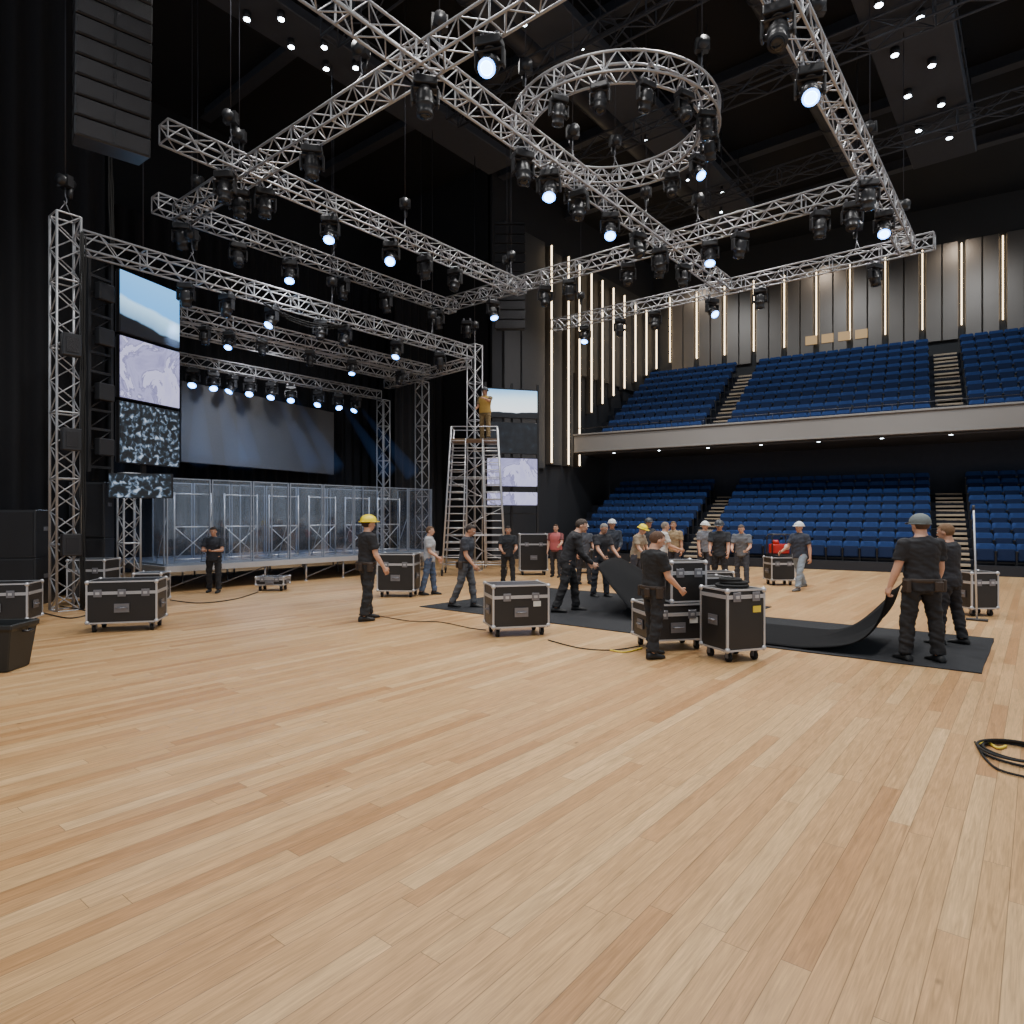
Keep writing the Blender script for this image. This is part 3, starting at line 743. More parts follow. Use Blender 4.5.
truss((SX0+.21,SY,6.82), (SX1-.19,SY,6.82), 'silver front truss across the top of the stage', w=.34, group='stage roof trusses')
truss((6.1,15.85,6.55), (SX1-.2,15.85,6.55), 'silver stage roof truss, second from the front', w=.30, group='stage roof trusses')
truss((6.4,16.9,6.45), (SX1-.2,16.9,6.45), 'silver stage roof truss, third from the front', w=.27, group='stage roof trusses')
truss((7.0,18.3,6.02), (SX1-.2,18.3,6.02), 'silver stage roof truss at the rear, carrying lit lamps', w=.27, group='stage roof trusses')
truss((SX1,SY+.25,6.6), (SX1,18.1,6.4), 'silver side truss along the right edge of the stage roof', w=.27, group='stage roof trusses')
for i, x in enumerate((9.0, 13.0, 16.9, 22.0)):
    truss((x, -3, 12.75), (x, 12.6, 12.75), 'dark ceiling lattice truss, %s from the camera' % ORD[i], w=.46, r=.03, bay=.6, m_=beam_m, group='dark ceiling trusses')

def moving_head(lit):
    t = thing('moving_head_light', (0,0,-50), 'x', 'stage light')
    m = MB(); m.box((0,0,-.072), (.28,.06,.02)); m.box((-.11,0,-.03), (.05,.07,.08)); m.box((.11,0,-.03), (.05,.07,.08)); m.build('clamp', alu_d, t, bevel=.006)
    m = MB(); m.box((0,0,-.145), (.36,.25,.13)); m.build('base', blk2, t, bevel=.025, bseg=2)
    m = MB(); m.cyl((0,0,-.205), (0,0,-.24), .09, seg=16); m.box((0,0,-.25), (.42,.12,.04))
    for s_ in (-1, 1): m.box((s_*.195,0,-.36), (.04,.13,.26))
    m.build('yoke', blk2, t, bevel=.015)
    h = MB(); R = []
    for z, r in ((.20,.05),(.19,.10),(.14,.125),(.04,.135),(-.02,.13),(-.03,.142),(-.05,.142),(-.06,.125),(-.14,.118),(-.16,.125),(-.20,.125)):
        R.append((V((0,0,z)), V((r,0,0)), V((0,r,0))))
    h.loft(R, 18); h.cyl((-.18,0,0), (.18,0,0), .04, seg=10)
    ho = h.build('head', blk2, t, loc=(0,0,-.44))
    if lit:
        l = MB(); l.tube([V((.103*cos(a), .103*sin(a), -.205)) for a in [2*pi*q/20 for q in range(20)]], .018, 6, closed=True); l.build('lens_rim', lens_on_b, ho)
    l = MB(); l.loft([(V((0,0,-.198)), V((.095,0,0)), V((0,.095,0))), (V((0,0,-.215)), V((.078,0,0)), V((0,.078,0))), (V((0,0,-.222)), V((.03,0,0)), V((0,.03,0)))], 16)
    l.build('lens', lens_on if lit else lens_off, ho)
    return t
PL = {True: moving_head(True), False: moving_head(False)}
USED = {True: False, False: False}
def put_light(p, lit, label, group, sc=.95, tilt=None):
    if not USED[lit]:
        o = PL[lit]; USED[lit] = True; hd = [c for c in o.children if c.name.startswith('head')][0]; KIDS[o.name] = list(o.children); KIDS[hd.name] = list(hd.children)
    else:
        o = copy_tree(PL[lit]); hd = [c for c in o.children if c.name.startswith('head')][0]
    o.location = p; o.scale = (sc,)*3
    o.rotation_euler = (0, 0, YAW+pi/2+random.uniform(-.6,.6))
    ti = random.uniform(-.45,.5) if tilt is None else tilt
    if lit and tilt is None: ti = random.uniform(.35,.85)
    hd.rotation_euler = (ti, 0, 0)
    o['label'] = label; o['category'] = 'stage light'; o['group'] = group
    return o
def lname(lit): return 'lit' if lit else 'unlit black'
LT = {
 't1': [(225,0),(265,0),(330,1),(391,1),(425,0),(455,0)],
 't2': [(182,0),(238,0),(290,1),(343,0),(386,0),(438,0),(467,0)],
 't3': [(240,0),(312,0),(425,0),(490,1)],
 't4': [(523,0),(550,1),(579,0),(610,1),(638,0),(660,0),(683,0)],
 't5': [(493,1),(545,0),(570,0),(628,0),(660,0),(710,1),(740,0),(820,0),(852,0)],
 't6': [(585,1),(620,0),(655,0),(712,1),(760,0),(875,0)],
 't7': [(778,0),(810,1),(868,0),(884,1)]}
for k, lst in LT.items():
    ax, c, a, b, ds = TX[k]
    for i, (px, lit) in enumerate(lst):
        p = V((on_y(px, c), c, ZT-.18)) if ax == 'x' else V((c, on_x(px, c), ZT-.18))
        put_light(p, bool(lit), '%s moving head light under the %s, %s from the left' % (lname(lit), ds, ORD[i]), 'moving head lights on the truss grid')
nr = 0
for i in range(15):
    a = 2*pi*i/15+.2
    lit = i in (0, 3, 13)
    p = rc+V((RR*cos(a), RR*sin(a), -.18))
    if abs(p.y-1.064*HP) < .35: continue
    put_light(p, lit, '%s moving head light on the round truss, %s around the ring' % (lname(lit), ORD[nr]), 'lights on the ring truss', .82); nr += 1
for i, px in enumerate((186, 227, 272, 320, 345, 397, 440)):
    lit = i in (2, 5)
    put_light(V((on_y(px, SY), SY, 6.64)), lit, '%s moving head light on the stage front truss, %s from the left' % (lname(lit), ORD[i]), 'stage front truss lights', .85)
for i, px in enumerate((205, 229, 262, 310, 352, 400)):
    lit = i in (1, 4)
    put_light(V((on_y(px, 15.85), 15.85, 6.39)), lit, '%s moving head light on the second stage roof truss, %s from left' % (lname(lit), ORD[i]), 'second stage truss lights', .75)
BM = []
for i, px in enumerate((193, 213, 232, 250, 272, 291, 319, 338, 356)):
    x = on_y(px, 18.3)
    put_light(V((x, 18.3, 5.87)), True, 'lit blue-white lamp in the rear stage row, %s from the left' % ORD[i], 'rear stage lamps', .9, tilt=.6)
    BM.append(x)
bmat = glow_cone_material((.16,.38,1), .055)
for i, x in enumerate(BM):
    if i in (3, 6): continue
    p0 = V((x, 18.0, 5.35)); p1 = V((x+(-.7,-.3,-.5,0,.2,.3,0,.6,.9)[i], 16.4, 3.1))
    m = MB(); m.cyl(p0, p1, .06, .30, seg=24)  # beam painted as a self-glowing cone, no light scatters in it
    tag(m.build('painted_light_beam', bmat), 'glowing cone painted as a faint blue haze beam below the %s rear stage lamp' % ORD[i], 'painted light beam', 'painted blue stage beams')

def hoist(x, y, z, label):
    top = 14.78
    for c, s_ in BR:
        if abs(x-c[0]) < s_[0]/2+.05 and abs(y-c[1]) < s_[1]/2+.3: top = c[2]-.13
    t = thing('chain_hoist', (x, y, z), label, 'hoist', random.uniform(0,1), 'chain hoists above the trusses')
    m = MB(); m.cyl((-.14,0,.62), (.14,0,.62), .095, seg=14); m.box((0,0,.62), (.12,.24,.2)); m.build('motor', blk2, t)
    m = MB(); m.cyl((0,0,.7), (0,0,top-z), .009, seg=6); m.build('chain', rail_m, t)
    m = MB(); m.tube([(0,0,.52),(0,0,.36),(.03,0,.31),(.03,0,.26),(0,0,.22),(-.03,0,.26)], .011, 6); m.cyl((0,0,.24), (.15,0,.0), .009, seg=5); m.cyl((0,0,.24), (-.15,0,.0), .009, seg=5); m.build('hook_sling', alu_d, t)
    m = MB(); m.loft([(V((.1,0,.54)), V((.05,0,0)), V((0,.05,0))), (V((.1,0,.36)), V((.04,0,0)), V((0,.04,0)))], 8); m.build('chain_bag', blk, t)
for k, us in (('t1',(.12,.55,.95)),('t2',(.1,.5,.85)),('t3',(.1,.45,.78)),('t4',(.2,.45,.66,.9)),('t5',(.3,.8)),('t6',(.15,.5,.9)),('t7',(.3,.62,.95))):
    ax, c, a, b, ds = TX[k]
    for i, u in enumerate(us):
        q = a+(b-a)*u
        hoist(*((q, c) if ax == 'x' else (c, q)), ZT+.17, 'chain hoist with long chain above the %s, %s along it' % (ds, ORD[i]))
for i in range(3):
    a = 2*pi*i/3+.5; hoist(rc.x+RR*cos(a), rc.y+RR*sin(a), rc.z+.17, 'chain hoist holding up the ring truss, %s of three' % ORD[i])
for i, x in enumerate((6.5, 10, 13.5)): hoist(x, SY, 7.0, 'chain hoist above the stage front truss, %s from the left' % ORD[i])
hoist(SX0, SY, 7.22, 'chain hoist on top of the tall left stage tower')
hoist(SX1, SY, 7.12, 'chain hoist on top of the right front stage tower')
def bundle(p0, p1, label, nn=4, sag=.2):
    t = thing('cable_bundle', p0, label, 'cable')
    for k in range(nn):
        pts = []
        for i in range(15):
            u = i/14; q = (V(p1)-V(p0))*u
            q += V((random.uniform(-.012,.012)+.03*k-.05, .02*k, -sag*(1+.25*k)*4*u*(1-u) if abs(V(p1).z-V(p0).z) < 2 else .04*sin(u*9+k)))
            pts.append(q)
        m = MB(); m.tube(pts, .013, 6); m.build('strand', rubber, t)
bundle((4.42,13.66,6.9), (4.42,13.66,.03), 'black cable bundle running down the tall left tower')
bundle((8.0,13.75,6.6), (10.4,13.75,6.6), 'black cables drooping under the middle of the stage front truss', 3)
bundle((5.1,14.5,11.9), (5.25,14.6,6.95), 'black cables hanging from above onto the left LED column')
for i, z in enumerate((1.0, 2.9, 4.6)):
    t = thing('junction_box', (4.2, 13.62, z), 'small black junction box strapped to the left tower, %s from the floor' % ORD[i], 'box', 0, 'boxes on the left tower')
    m = MB(); m.box((0,-.01,.2), (.30,.16,.4)); m.build('housing', blk2, t, bevel=.015)
    m = MB(); m.box((0,-.095,.2), (.2,.012,.28)); m.build('door', grille_m, t, bevel=.004)

def line_array(top, n, w, ch_, label, toward, curve=2.0):
    t = thing('line_array', top, label, 'loudspeaker', atan2(toward.y, toward.x)+pi/2)
    z = 0; y = 0
    m = MB(); m.box((0,0,.045), (w*.95,.6,.07)); m.cyl((0,.2,.05), (0,.2,14.75-top[2]), .014, seg=6); m.cyl((0,-.2,.05), (0,-.2,14.75-top[2]), .014, seg=6); m.build('flying_frame', blk2, t)
    for i in range(n):
        ang = radians(curve*i*.8)
        M = Matrix.Rotation(ang, 3, 'X')
        c = V((0, y, z-ch_/2))
        m = MB(); x = w/2; hz = ch_/2-.008
        P = [(-x*.92,.3,-hz*.8),(x*.92,.3,-hz*.8),(x,-.28,-hz),(-x,-.28,-hz),(-x*.92,.3,hz*.8),(x*.92,.3,hz*.8),(x,-.28,hz),(-x,-.28,hz)]
        m.hexa([M @ V(p)+c for p in P])
        o = m.build('cabinet', blk2, t, bevel=.012)
        g = MB()
        for s_ in (-1, 1):
            xa, xb = (.02, x*.95) if s_ > 0 else (-x*.95, -.02)
            g.hexa([M @ V(p)+c for p in [(xa,-.275,-hz*.84),(xb,-.275,-hz*.84),(xb,-.295,-hz*.84),(xa,-.295,-hz*.84),(xa,-.275,hz*.84),(xb,-.275,hz*.84),(xb,-.295,hz*.84),(xa,-.295,hz*.84)]])
        g.box(c+V((0,-.27,0)), (.05,.02,hz*1.6))
        g.build('grille', grille_m, o)
        y += sin(ang)*ch_*.9; z -= cos(ang)*ch_
p = at(112, 516, 10.0)
line_array((p.x, p.y, 10.75), 12, 1.0, .285, 'large black line array hanging at the upper left corner', (-Fv*.75+Rv*.65), .7)
p = at(510, 516, 22.5)
line_array((p.x, p.y, 11.6), 11, 1.05, .315, 'distant black line array hanging beside the side wall', (-Fv), .8)

# ------------------------------------------------------------ screens
def screen(p, dirv, w, z0, z1, matl, label, name='display_screen', group=None):
    h = z1-z0
    t = thing(name, (p.x, p.y, z0), label, 'screen', atan2(dirv.y, dirv.x), group)
    m = MB(); m.box((w/2, .07, h/2), (w, .10, h)); m.build('housing', blk2, t, bevel=.006)
    m = MB(); m.box((w/2, .012, h/2), (w-.03, .014, h-.03)); m.build('display', matl, t)
    m = MB(); m.box((w/2, .13, h/2), (w-.1, .03, .06))
    for x in (.07, w-.07, w/2): m.box((x, .15, h/2), (.04, .06, h-.04))
    m.build('rear_rib', alu_d, t)
    return t
D1 = (Fv*.952+Rv*.306).normalized(); p = at(120, 516, 13.5); w1 = 1.57
zs = [2.80, 4.14, 5.50, 6.86]
for i, (kd, ds) in enumerate((('speckle_a', 'dark speckled picture, lowest of the left column'), ('marble_a', 'pale violet marble picture, middle of the left column'), ('sky_a', 'blue sky picture over dark ground, topmost of the left column'))):
    screen(p, D1, w1, zs[i]+.03, zs[i+1]-.03, screen_material(kd, w1, 1.33), 'LED wall tile with '+ds, group='left LED column')
q = p+D1*.78+V((-D1.y, D1.x, 0))*.23
t = thing('screen_mast', (q.x, q.y, 2.6), 'dark mast holding the left LED column from behind', 'mast', atan2(D1.y, D1.x))
m = MB(); m.box((0,0,2.1), (.12,.05,4.3)); m.build('mast_tube', blk, t)
m = MB(); m.cyl((0,0,4.2), (0,0,12.1), .012, seg=6); m.build('hanging_cable', rail_m, t)
q = p-D1*.62
t = thing('rigging_ladder', (q.x, q.y, 2.6), 'black open steel frame left of the left LED column', 'frame', atan2(D1.y, D1.x))
for x in (0, .5):
    m = MB(); m.box((x, .1, 2.2), (.06, .06, 4.4)); m.build('upright', blk, t)
m = MB()
for i in range(12): m.box((.25, .1, .1+i*.38), (.5, .05, .05)); m.cyl((0,.1,.1+i*.38), (.5,.1,.1+min(i+1,11)*.38), .012, seg=5)
m.build('rungs', blk2, t)
for i, z in enumerate((.5, 1.6, 2.7, 3.6)):
    m = MB(); m.box((.25,-.02,z), (.34,.16,.34)); m.build('power_unit', blk2, t, bevel=.015)
q = at(129, 516, 13.6)
truss((q.x, q.y, 0), (q.x, q.y, 2.6), 'short silver truss tower standing under the left LED column', w=.32, name='truss_tower', bay=.28, group='stage towers')
D4 = (Rv*.97+Fv*.24).normalized()
screen(at(108, 516, 13.05), D4, 1.16, 2.08, 2.58, screen_material('speckle_c', 1.16, .5), 'small wide screen below the left LED column, on the short tower')
D2 = (Rv*.96+Fv*.28).normalized(); p2 = at(487, 516, 21.6); w2 = 1.76
Z2 = lambda y: CH+(HOR-y)/FPX*21.7
for i, (ya, yb, kd, ds) in enumerate(((418,388,'sky_b','bright sky picture, topmost of the right column'), (454,421,'dark_b','almost dark picture, second in the right column'), (487,457,'marble_b','pale marble picture, third in the right column'), (506,491,'marble_c','narrow pale marble strip, lowest of the right column'))):
    screen(p2, D2, w2, Z2(ya)+.02, Z2(yb)-.02, screen_material(kd, w2, Z2(yb)-Z2(ya)), 'LED wall tile with '+ds, group='right LED column')
q = p2-D2*.04+Fv*.22
t = thing('ground_support', (q.x, q.y, 0), 'black ground support frame behind the right LED column', 'frame', atan2(D2.y, D2.x))
for x in (0, .92, 1.84):
    m = MB(); m.box((x, .1, 3.1), (.07, .07, 6.2)); m.build('upright', blk, t)
m = MB()
for i in range(9): m.box((.92, .1, .4+i*.7), (1.84, .05, .05))
m.build('crossbar', blk, t)
D3 = (Fv*.9026+Rv*.4305).normalized(); p3 = at(181, 516, 18.6)
Zc = lambda y: CH+(HOR-y)/FPX*18.6
screen(p3, D3, 6.44, Zc(462), Zc(380), mat('unlit_led_surface', (.34,.335,.335), .7, bump=.4, bscale=150, var=.12, vscale=20), 'large blank grey LED screen at the back of the stage')

# ------------------------------------------------------------ stage deck and barrier
DY0, DY1, DX0, DX1, DZ = 15.1, 19.0, 6.5, 14.9, .60
t = thing('stage_deck', (DX0, DY0, 0), 'low portable stage deck with pale metal edge on short legs', 'stage')
nx = 7
for i in range(nx):
    a = (DX1-DX0)/nx
    for j in range(2):
        b = (DY1-DY0)/2
        m = MB(); m.box((a*(i+.5), b*(j+.5), DZ-.02), (a-.01, b-.01, .04)); m.build('deck_panel', mat('stage_deck_top', (.42,.44,.48), .4, var=.1), t)
m = MB(); m.box(((DX1-DX0)/2, -.02, DZ-.07), (DX1-DX0+.04, .035, .13)); m.build('edge_rail', alu, t)
m = MB(); m.box((-.02, (DY1-DY0)/2, DZ-.07), (.035, DY1-DY0, .13)); m.build('edge_rail', alu, t)
for i in range(nx+1):
    for j in range(3):
        m = MB(); x = (DX1-DX0-.1)*i/nx+.05; y = .08+(DY1-DY0-.16)*j/2
        m.cyl((x,y,0), (x,y,DZ-.06), .025, seg=8); m.cyl((x,y,0), (x,y,.015), .05, seg=10); m.build('leg', alu, t)
for i in range(nx):
    x = (DX1-DX0-.1)*i/nx+.05; x2 = (DX1-DX0-.1)*(i+1)/nx+.05
    m = MB(); m.cyl((x,.08,.1), (x2,.08,.45), .012, seg=5); m.build('leg_brace', alu_d, t)
def barrier(p, dv, w, h, label, brace=True):
    t = thing('barrier_panel', p, label, 'barrier', atan2(dv.y, dv.x), 'clear stage barrier panels')
    m = MB(); m.box((w/2, 0, h/2), (w-.05, .012, h-.05)); m.build('clear_sheet', plexi, t)
    m = MB()
    for x in (.016, w-.016): m.box((x, 0, h/2), (.026, .03, h))
    m.box((w/2, 0, h-.012), (w, .026, .024)); m.box((w/2, 0, .02), (w, .026, .04))
    m.build('frame', steel_blue, t)
    if brace:
        m = MB(); m.cyl((.04,.02,h*.62), (.04,.62,.02), .012, seg=6); m.cyl((.04,0,.02), (.04,.62,.02), .012, seg=6); m.build('brace', steel_blue, t)
X = V((1,0,0)); Y = V((0,1,0))
for i in range(8): barrier((6.55+i*1.03, 15.22, DZ), X, 1.0, 1.98, 'clear framed barrier panel along the stage front, %s from the left' % ORD[i])
for i in range(7): barrier((7.1+i*1.03, 17.3, DZ), X, 1.0, 1.98, 'clear framed barrier panel in the rear row, %s from the left' % ORD[i], False)
for i, x in enumerate((6.55, 9.2, 12.1, 14.8)): barrier((x, 15.32, DZ), Y, 1.6, 1.98, 'clear framed barrier panel running back across stage, %s from the left' % ORD[i], False)
for i in range(6):
    x = 7.2+i*1.25
    t = thing('pipe_frame', (x, 16.3, DZ), 'steel pipe frame standing behind the clear barrier, %s from the left' % ORD[i], 'frame', 0, 'pipe frames on the stage')
    m = MB()
    for u in (0, .9): m.cyl((u,0,0), (u,0,1.7), .02, seg=7)
    for z in (.06, .85, 1.66): m.cyl((0,0,z), (.9,0,z), .018, seg=7)
    m.build('frame', alu, t)
    m = MB(); m.cyl((0,0,.06), (.9,0,.85), .013, seg=6); m.cyl((.9,0,.06), (0,0,.85), .013, seg=6); m.build('cross_brace', alu, t)

# ------------------------------------------------------------ flight cases
def case(pos, w, d, h, label, t=180, wheels=True, lid=.28, sticker=None, latches=2):
    hd = Fv*cos(radians(t))+Rv*sin(radians(t))
    T = thing('flight_case', pos, label, 'case', atan2(hd.y, hd.x)+pi/2)
    wz = .13 if wheels else .01
    bh = h-wz; lh = bh*lid
    m = MB(); m.box((0,0,wz+(bh-lh)/2), (w-.02,d-.02,bh-lh-.01)); m.build('body', blk_lam, T, bevel=.006)
    m = MB(); m.box((0,0,h-lh/2), (w-.02,d-.02,lh-.012)); m.build('lid', blk_lam, T, bevel=.006)
    m = MB(); e = .024
    for sx in (-1,1):
        for sy in (-1,1): m.box((sx*(w/2-e/2), sy*(d/2-e/2), wz+bh/2), (e,e,bh))
    for z in (wz+e/2, h-e/2, h-lh-.014, h-lh+.010):
        for sy in (-1,1): m.box((0, sy*(d/2-e/2+.001), z), (w,e,e*.85))
        for sx in (-1,1): m.box((sx*(w/2-e/2+.001), 0, z), (e,d,e*.85))
    m.build('edge_trim', alu, T)
    cb = MB(); cb.ball((0,0,0), .034, 10, 6); me = cb.mesh('corner_ball', alu)
    for sx in (-1,1):
        for sy in (-1,1):
            for z in (wz+.02, h-.02):
                o = bpy.data.objects.new('corner_ball', me); COL.objects.link(o); o.parent = T; o.location = (sx*(w/2-.015), sy*(d/2-.015), z)
    for i in range(latches):
        x = -w/2+w*(i+.5)/latches if latches > 1 else 0
        m = MB(); m.box((x, -d/2-.004, h-lh-.003), (.11,.012,.11)); m.build('latch', alu_d, T, bevel=.004)
        o = MB(); o.box((x, -d/2-.014, h-lh-.003), (.05,.012,.035)); o.build('latch_knob', alu, T)
    for sx in ((-1,1)):
        m = MB(); m.box((sx*(w/2+.003), 0, wz+(bh-lh)*.55), (.012,.17,.12)); m.tube([V((sx*(w/2+.0),-.06,wz+(bh-lh)*.55)), V((sx*(w/2+.03),-.045,wz+(bh-lh)*.55)), V((sx*(w/2+.03),.045,wz+(bh-lh)*.55)), V((sx*(w/2+.0),.06,wz+(bh-lh)*.55))], .012, 6); m.build('handle', alu_d, T)
    if w > .6:
        m = MB(); zz = wz+(bh-lh)*.5; m.box((0, -d/2-.003, zz), (.2,.012,.13)); m.tube([V((-.075,-d/2,zz)), V((-.06,-d/2-.028,zz)), V((.06,-d/2-.028,zz)), V((.075,-d/2,zz))], .011, 6); m.build('handle', alu_d, T)
    if sticker:
        m = MB(); m.box((w*.28, -d/2+.006, wz+(bh-lh)*.76), (.11,.012,.075)); m.build('sticker', sticker, T)
    if wheels:
        for sx in (-1,1):
            for sy in (-1,1):
                x = sx*(w/2-.09); y = sy*(d/2-.09)
                m = MB(); m.box((x,y,wz-.008), (.09,.09,.016)); m.box((x-.028,y,.085), (.008,.05,.08)); m.box((x+.028,y,.085), (.008,.05,.08)); m.cyl((x-.03,y,.052), (x+.03,y,.052), .008)
                o = m.build('caster', alu_d, T)
                m = MB(); m.cyl((x-.02,y,.052), (x+.02,y,.052), .052, seg=16); m.build('wheel', rubber, o)
    return T
def gd(px, d): q = at(px, 516, d); q.z = 0; return q
case(gd(128,10.0), .95, .6, .76, 'long black flight case on wheels before the left truss tower', 165, latches=3)
case(gd(2,10.1), .9, .55, .70, 'black flight case cut by the left edge, beside the bin', 165)
case(gd(94,12.9), .70, .6, .88, 'black flight case behind the long case, right of the left tower', 175)
case(gd(152,12.4), .50, .5, .66, 'smaller black flight case half hidden behind the long case', 170)
case(gd(516,9.6), .84, .58, .74, 'wide black flight case standing alone in the centre of the floor', 165, sticker=paper_m)
case(gd(399,14.1), .80, .6, .92, 'black flight case between the yellow hard hat and the grey tee', 185)
case(gd(273,15.2), .66, .45, .33, 'small low flight case on the floor before the stage', 180)
case(gd(533,19.3), .82, .7, 1.2, 'tall black rack case in the back behind the walkers', 178)
lowc = gd(668,8.62)
case(lowc, .78, .58, .60, 'lower black flight case of the central stack', 168, sticker=paper_m)
case(lowc+Rv*.17+V((0,0,.60)), .50, .46, .54, 'upper black flight case of the central stack', 168, wheels=False)
drum = gd(732,7.95)
case(drum, .55, .52, .86, 'tall black cable trunk with yellow sticker, right of the stack', 160, lid=.12, sticker=warn_m)
case(gd(975,11.4), .50, .45, .76, 'black flight case at the right, behind the two mat carriers', 175)
mc = gd(779,16.4)
case(mc, .60, .5, .70, 'black flight case under the red machine, near the seats', 178)
case(gd(716,13.6), .60, .45, .58, 'low black flight case behind the cable trunk', 178)
case(gd(700,10.9), .85, .55, .72, 'black flight case just behind the central stack', 172)
case(gd(580,19.9), .8, .6, .95, 'black flight case far back near the seats, left side', 180)
for i, (dx, r, z) in enumerate(((0, .18, .882), (.02, .15, .918), (-.02, .12, .953))):
    m = MB(); c = drum+Rv*dx; m.tube([V((c.x+r*cos(a), c.y+r*sin(a), z)) for a in [2*pi*q/28 for q in range(28)]], .019, 7, closed=True)
    tag(m.build('cable_coil', rubber), 'black cable coil on the trunk, %s from the bottom' % ORD[i], 'cable')
t = thing('floor_machine', mc+V((0,0,.70)), 'red machine with black tube frame standing on a flight case', 'machine', atan2(Rv.y, Rv.x))
m = MB(); m.box((0,0,.2), (.42,.30,.24)); m.build('housing', red_m, t, bevel=.03, bseg=2)
m = MB(); m.cyl((-.08,0,.31), (-.08,0,.42), .09, .06, seg=14); m.build('tank', red_m, t)
m = MB()
for sy in (-1,1): m.tube([(-.24,sy*.17,.03),(-.24,sy*.17,.5),(-.2,sy*.17,.56),(.2,sy*.17,.56),(.24,sy*.17,.5),(.24,sy*.17,.03),(-.24,sy*.17,.03)], .016, 7)
m.cyl((-.2,-.17,.56), (-.2,.17,.56), .016); m.cyl((.2,-.17,.56), (.2,.17,.56), .016); m.box((0,0,.05), (.44,.34,.05)); m.build('tube_frame', blk, t)
m = MB(); m.cyl((.13,-.18,.25), (.13,-.15,.25), .07, seg=14); m.build('gauge', paper_m, t)
t = thing('push_pole', gd(977,10.75), 'tall pale pole leaning on the right flight case', 'pole')
m = MB(); m.cyl((0,0,.02), V((0,0,1.86))+Rv*.1+Fv*.22, .014, seg=8); m.build('shaft', alu, t)
m = MB(); m.cyl(V((0,0,1.82))+Rv*.097+Fv*.216, V((0,0,1.9))+Rv*.102+Fv*.227, .02, seg=8); m.build('grip', blk2, t)
m = MB(); m.box((0,0,.02), (.1,.3,.035)); m.build('foot', blk2, t, bevel=.008)

def speaker(pos, w, d, h, label, t=180):
    hd = Fv*cos(radians(t))+Rv*sin(radians(t))
    T = thing('loudspeaker', pos, label, 'loudspeaker', atan2(hd.y, hd.x)+pi/2)
    m = MB(); m.box((0,0,h/2), (w,d,h)); m.build('cabinet', blk2, T, bevel=.015)
    m = MB(); m.box((0,-d/2-.008,h/2), (w-.08,.02,h-.08)); m.build('grille', grille_m, T, bevel=.005)
    for sx in (-1,1):
        m = MB(); m.box((sx*(w/2+.002),0,h*.6), (.02,.18,.08)); m.build('handle', alu_d, T)
q = gd(12,12.75); speaker((q.x,q.y,0), 1.2, .75, .92, 'lower black subwoofer at the left edge', 170)
speaker((q.x,q.y,.92), 1.2, .75, .92, 'upper black subwoofer at the left edge, stacked', 170)
q = gd(92,14.2); speaker((q.x,q.y,0), .7, .5, 1.25, 'black loudspeaker cabinet behind the left tower, lower one', 170)
speaker((q.x,q.y,1.25), .7, .5, 1.2, 'black loudspeaker cabinet behind the left tower, upper one', 170)
q = gd(-4,7.35)
t = thing('waste_bin', (q.x,q.y,0), 'dark boxy plastic bin cut off by the left edge', 'bin', atan2(Rv.y, Rv.x)+.1)
m = MB(); R = []
for z, r in ((0,.33),(.02,.345),(.46,.42),(.47,.45),(.53,.45),(.53,.41),(.5,.405),(.06,.33)): R.append((V((0,0,z)), V((r,0,0)), V((0,r*.8,0))))
m.loft(R, 4, smooth=False, ph=pi/4); m.build('tub', mat('bin_plastic', (.12,.125,.12), .5, bump=.05), t, bevel=.012)
for s_ in (-1,1):
    m = MB(); m.tube([V((s_*.31,-.06,.44)), V((s_*.36,-.05,.43)), V((s_*.36,.05,.43)), V((s_*.31,.06,.44))], .014, 6); m.build('handle', blk2, t)

# ------------------------------------------------------------ scaffold
t = thing('scaffold_tower', scaf_c, 'tall tapering aluminium scaffold tower with many rungs beside the stage', 'scaffold', atan2(Rv.y, Rv.x))
Dp, HT = .84, 4.3
def hw(z): return .92-.26*z/HT
def sp_(sx, sy, z): return V((sx*hw(z), sy*(Dp/2+.10*(1-z/HT)), z))
for sx in (-1,1):
    for sy in (-1,1):
        m = MB(); m.cyl(sp_(sx,sy,.14), sp_(sx,sy,HT), .026, seg=8); m.build('upright', alu, t)
        q = sp_(sx,sy,0); m = MB(); m.cyl((q.x-.02,q.y,.07), (q.x+.02,q.y,.07), .07, seg=16); m.box((q.x,q.y,.12), (.07,.05,.1)); m.build('caster', rubber, t)
for sy in (-1,1):
    for s0, s1 in ((-1,-.36),(.36,1)):
        m = MB()
        for i in range(18):
            z = .32+i*.21; a = sp_(s0,sy,z); b = sp_(s1,sy,z); m.cyl(a, b, .015, seg=6)
        q = s1 if abs(s1) < 1 else s0
        m.cyl(sp_(q,sy,.2), sp_(q,sy,3.95), .02, seg=7); m.build('ladder_frame', alu, t)
for sx in (-1,1):
    m = MB()
    for i in range(18): z = .32+i*.21; m.cyl(sp_(sx,-1,z), sp_(sx,1,z), .015, seg=6)
    m.build('ladder_rungs', alu, t)
m = MB()
for sy in (-1,1):
    for z in (.32,1.16,2.0,2.84,3.68): m.cyl(sp_(-1,sy,z), sp_(1,sy,z), .017, seg=6)
for i, z in enumerate((.35,1.16,1.97,2.78)):
    s_ = 1 if i % 2 else -1; m.cyl(sp_(-s_,1,z), sp_(s_,1,z+.81), .014, seg=6)
m.build('diagonal_brace', alu, t)
m = MB(); m.box((0,0,3.935), (1.36, Dp+.04, .03)); m.build('platform', mat('scaffold_ply', (.50,.42,.33), .7, var=.15), t)
m = MB()
for sy in (-1,1): m.cyl(sp_(-1,sy,HT), sp_(1,sy,HT), .015, seg=6)
for sx in (-1,1): m.cyl(sp_(sx,-1,HT), sp_(sx,1,HT), .015, seg=6)
m.build('guard_rail', alu, t)

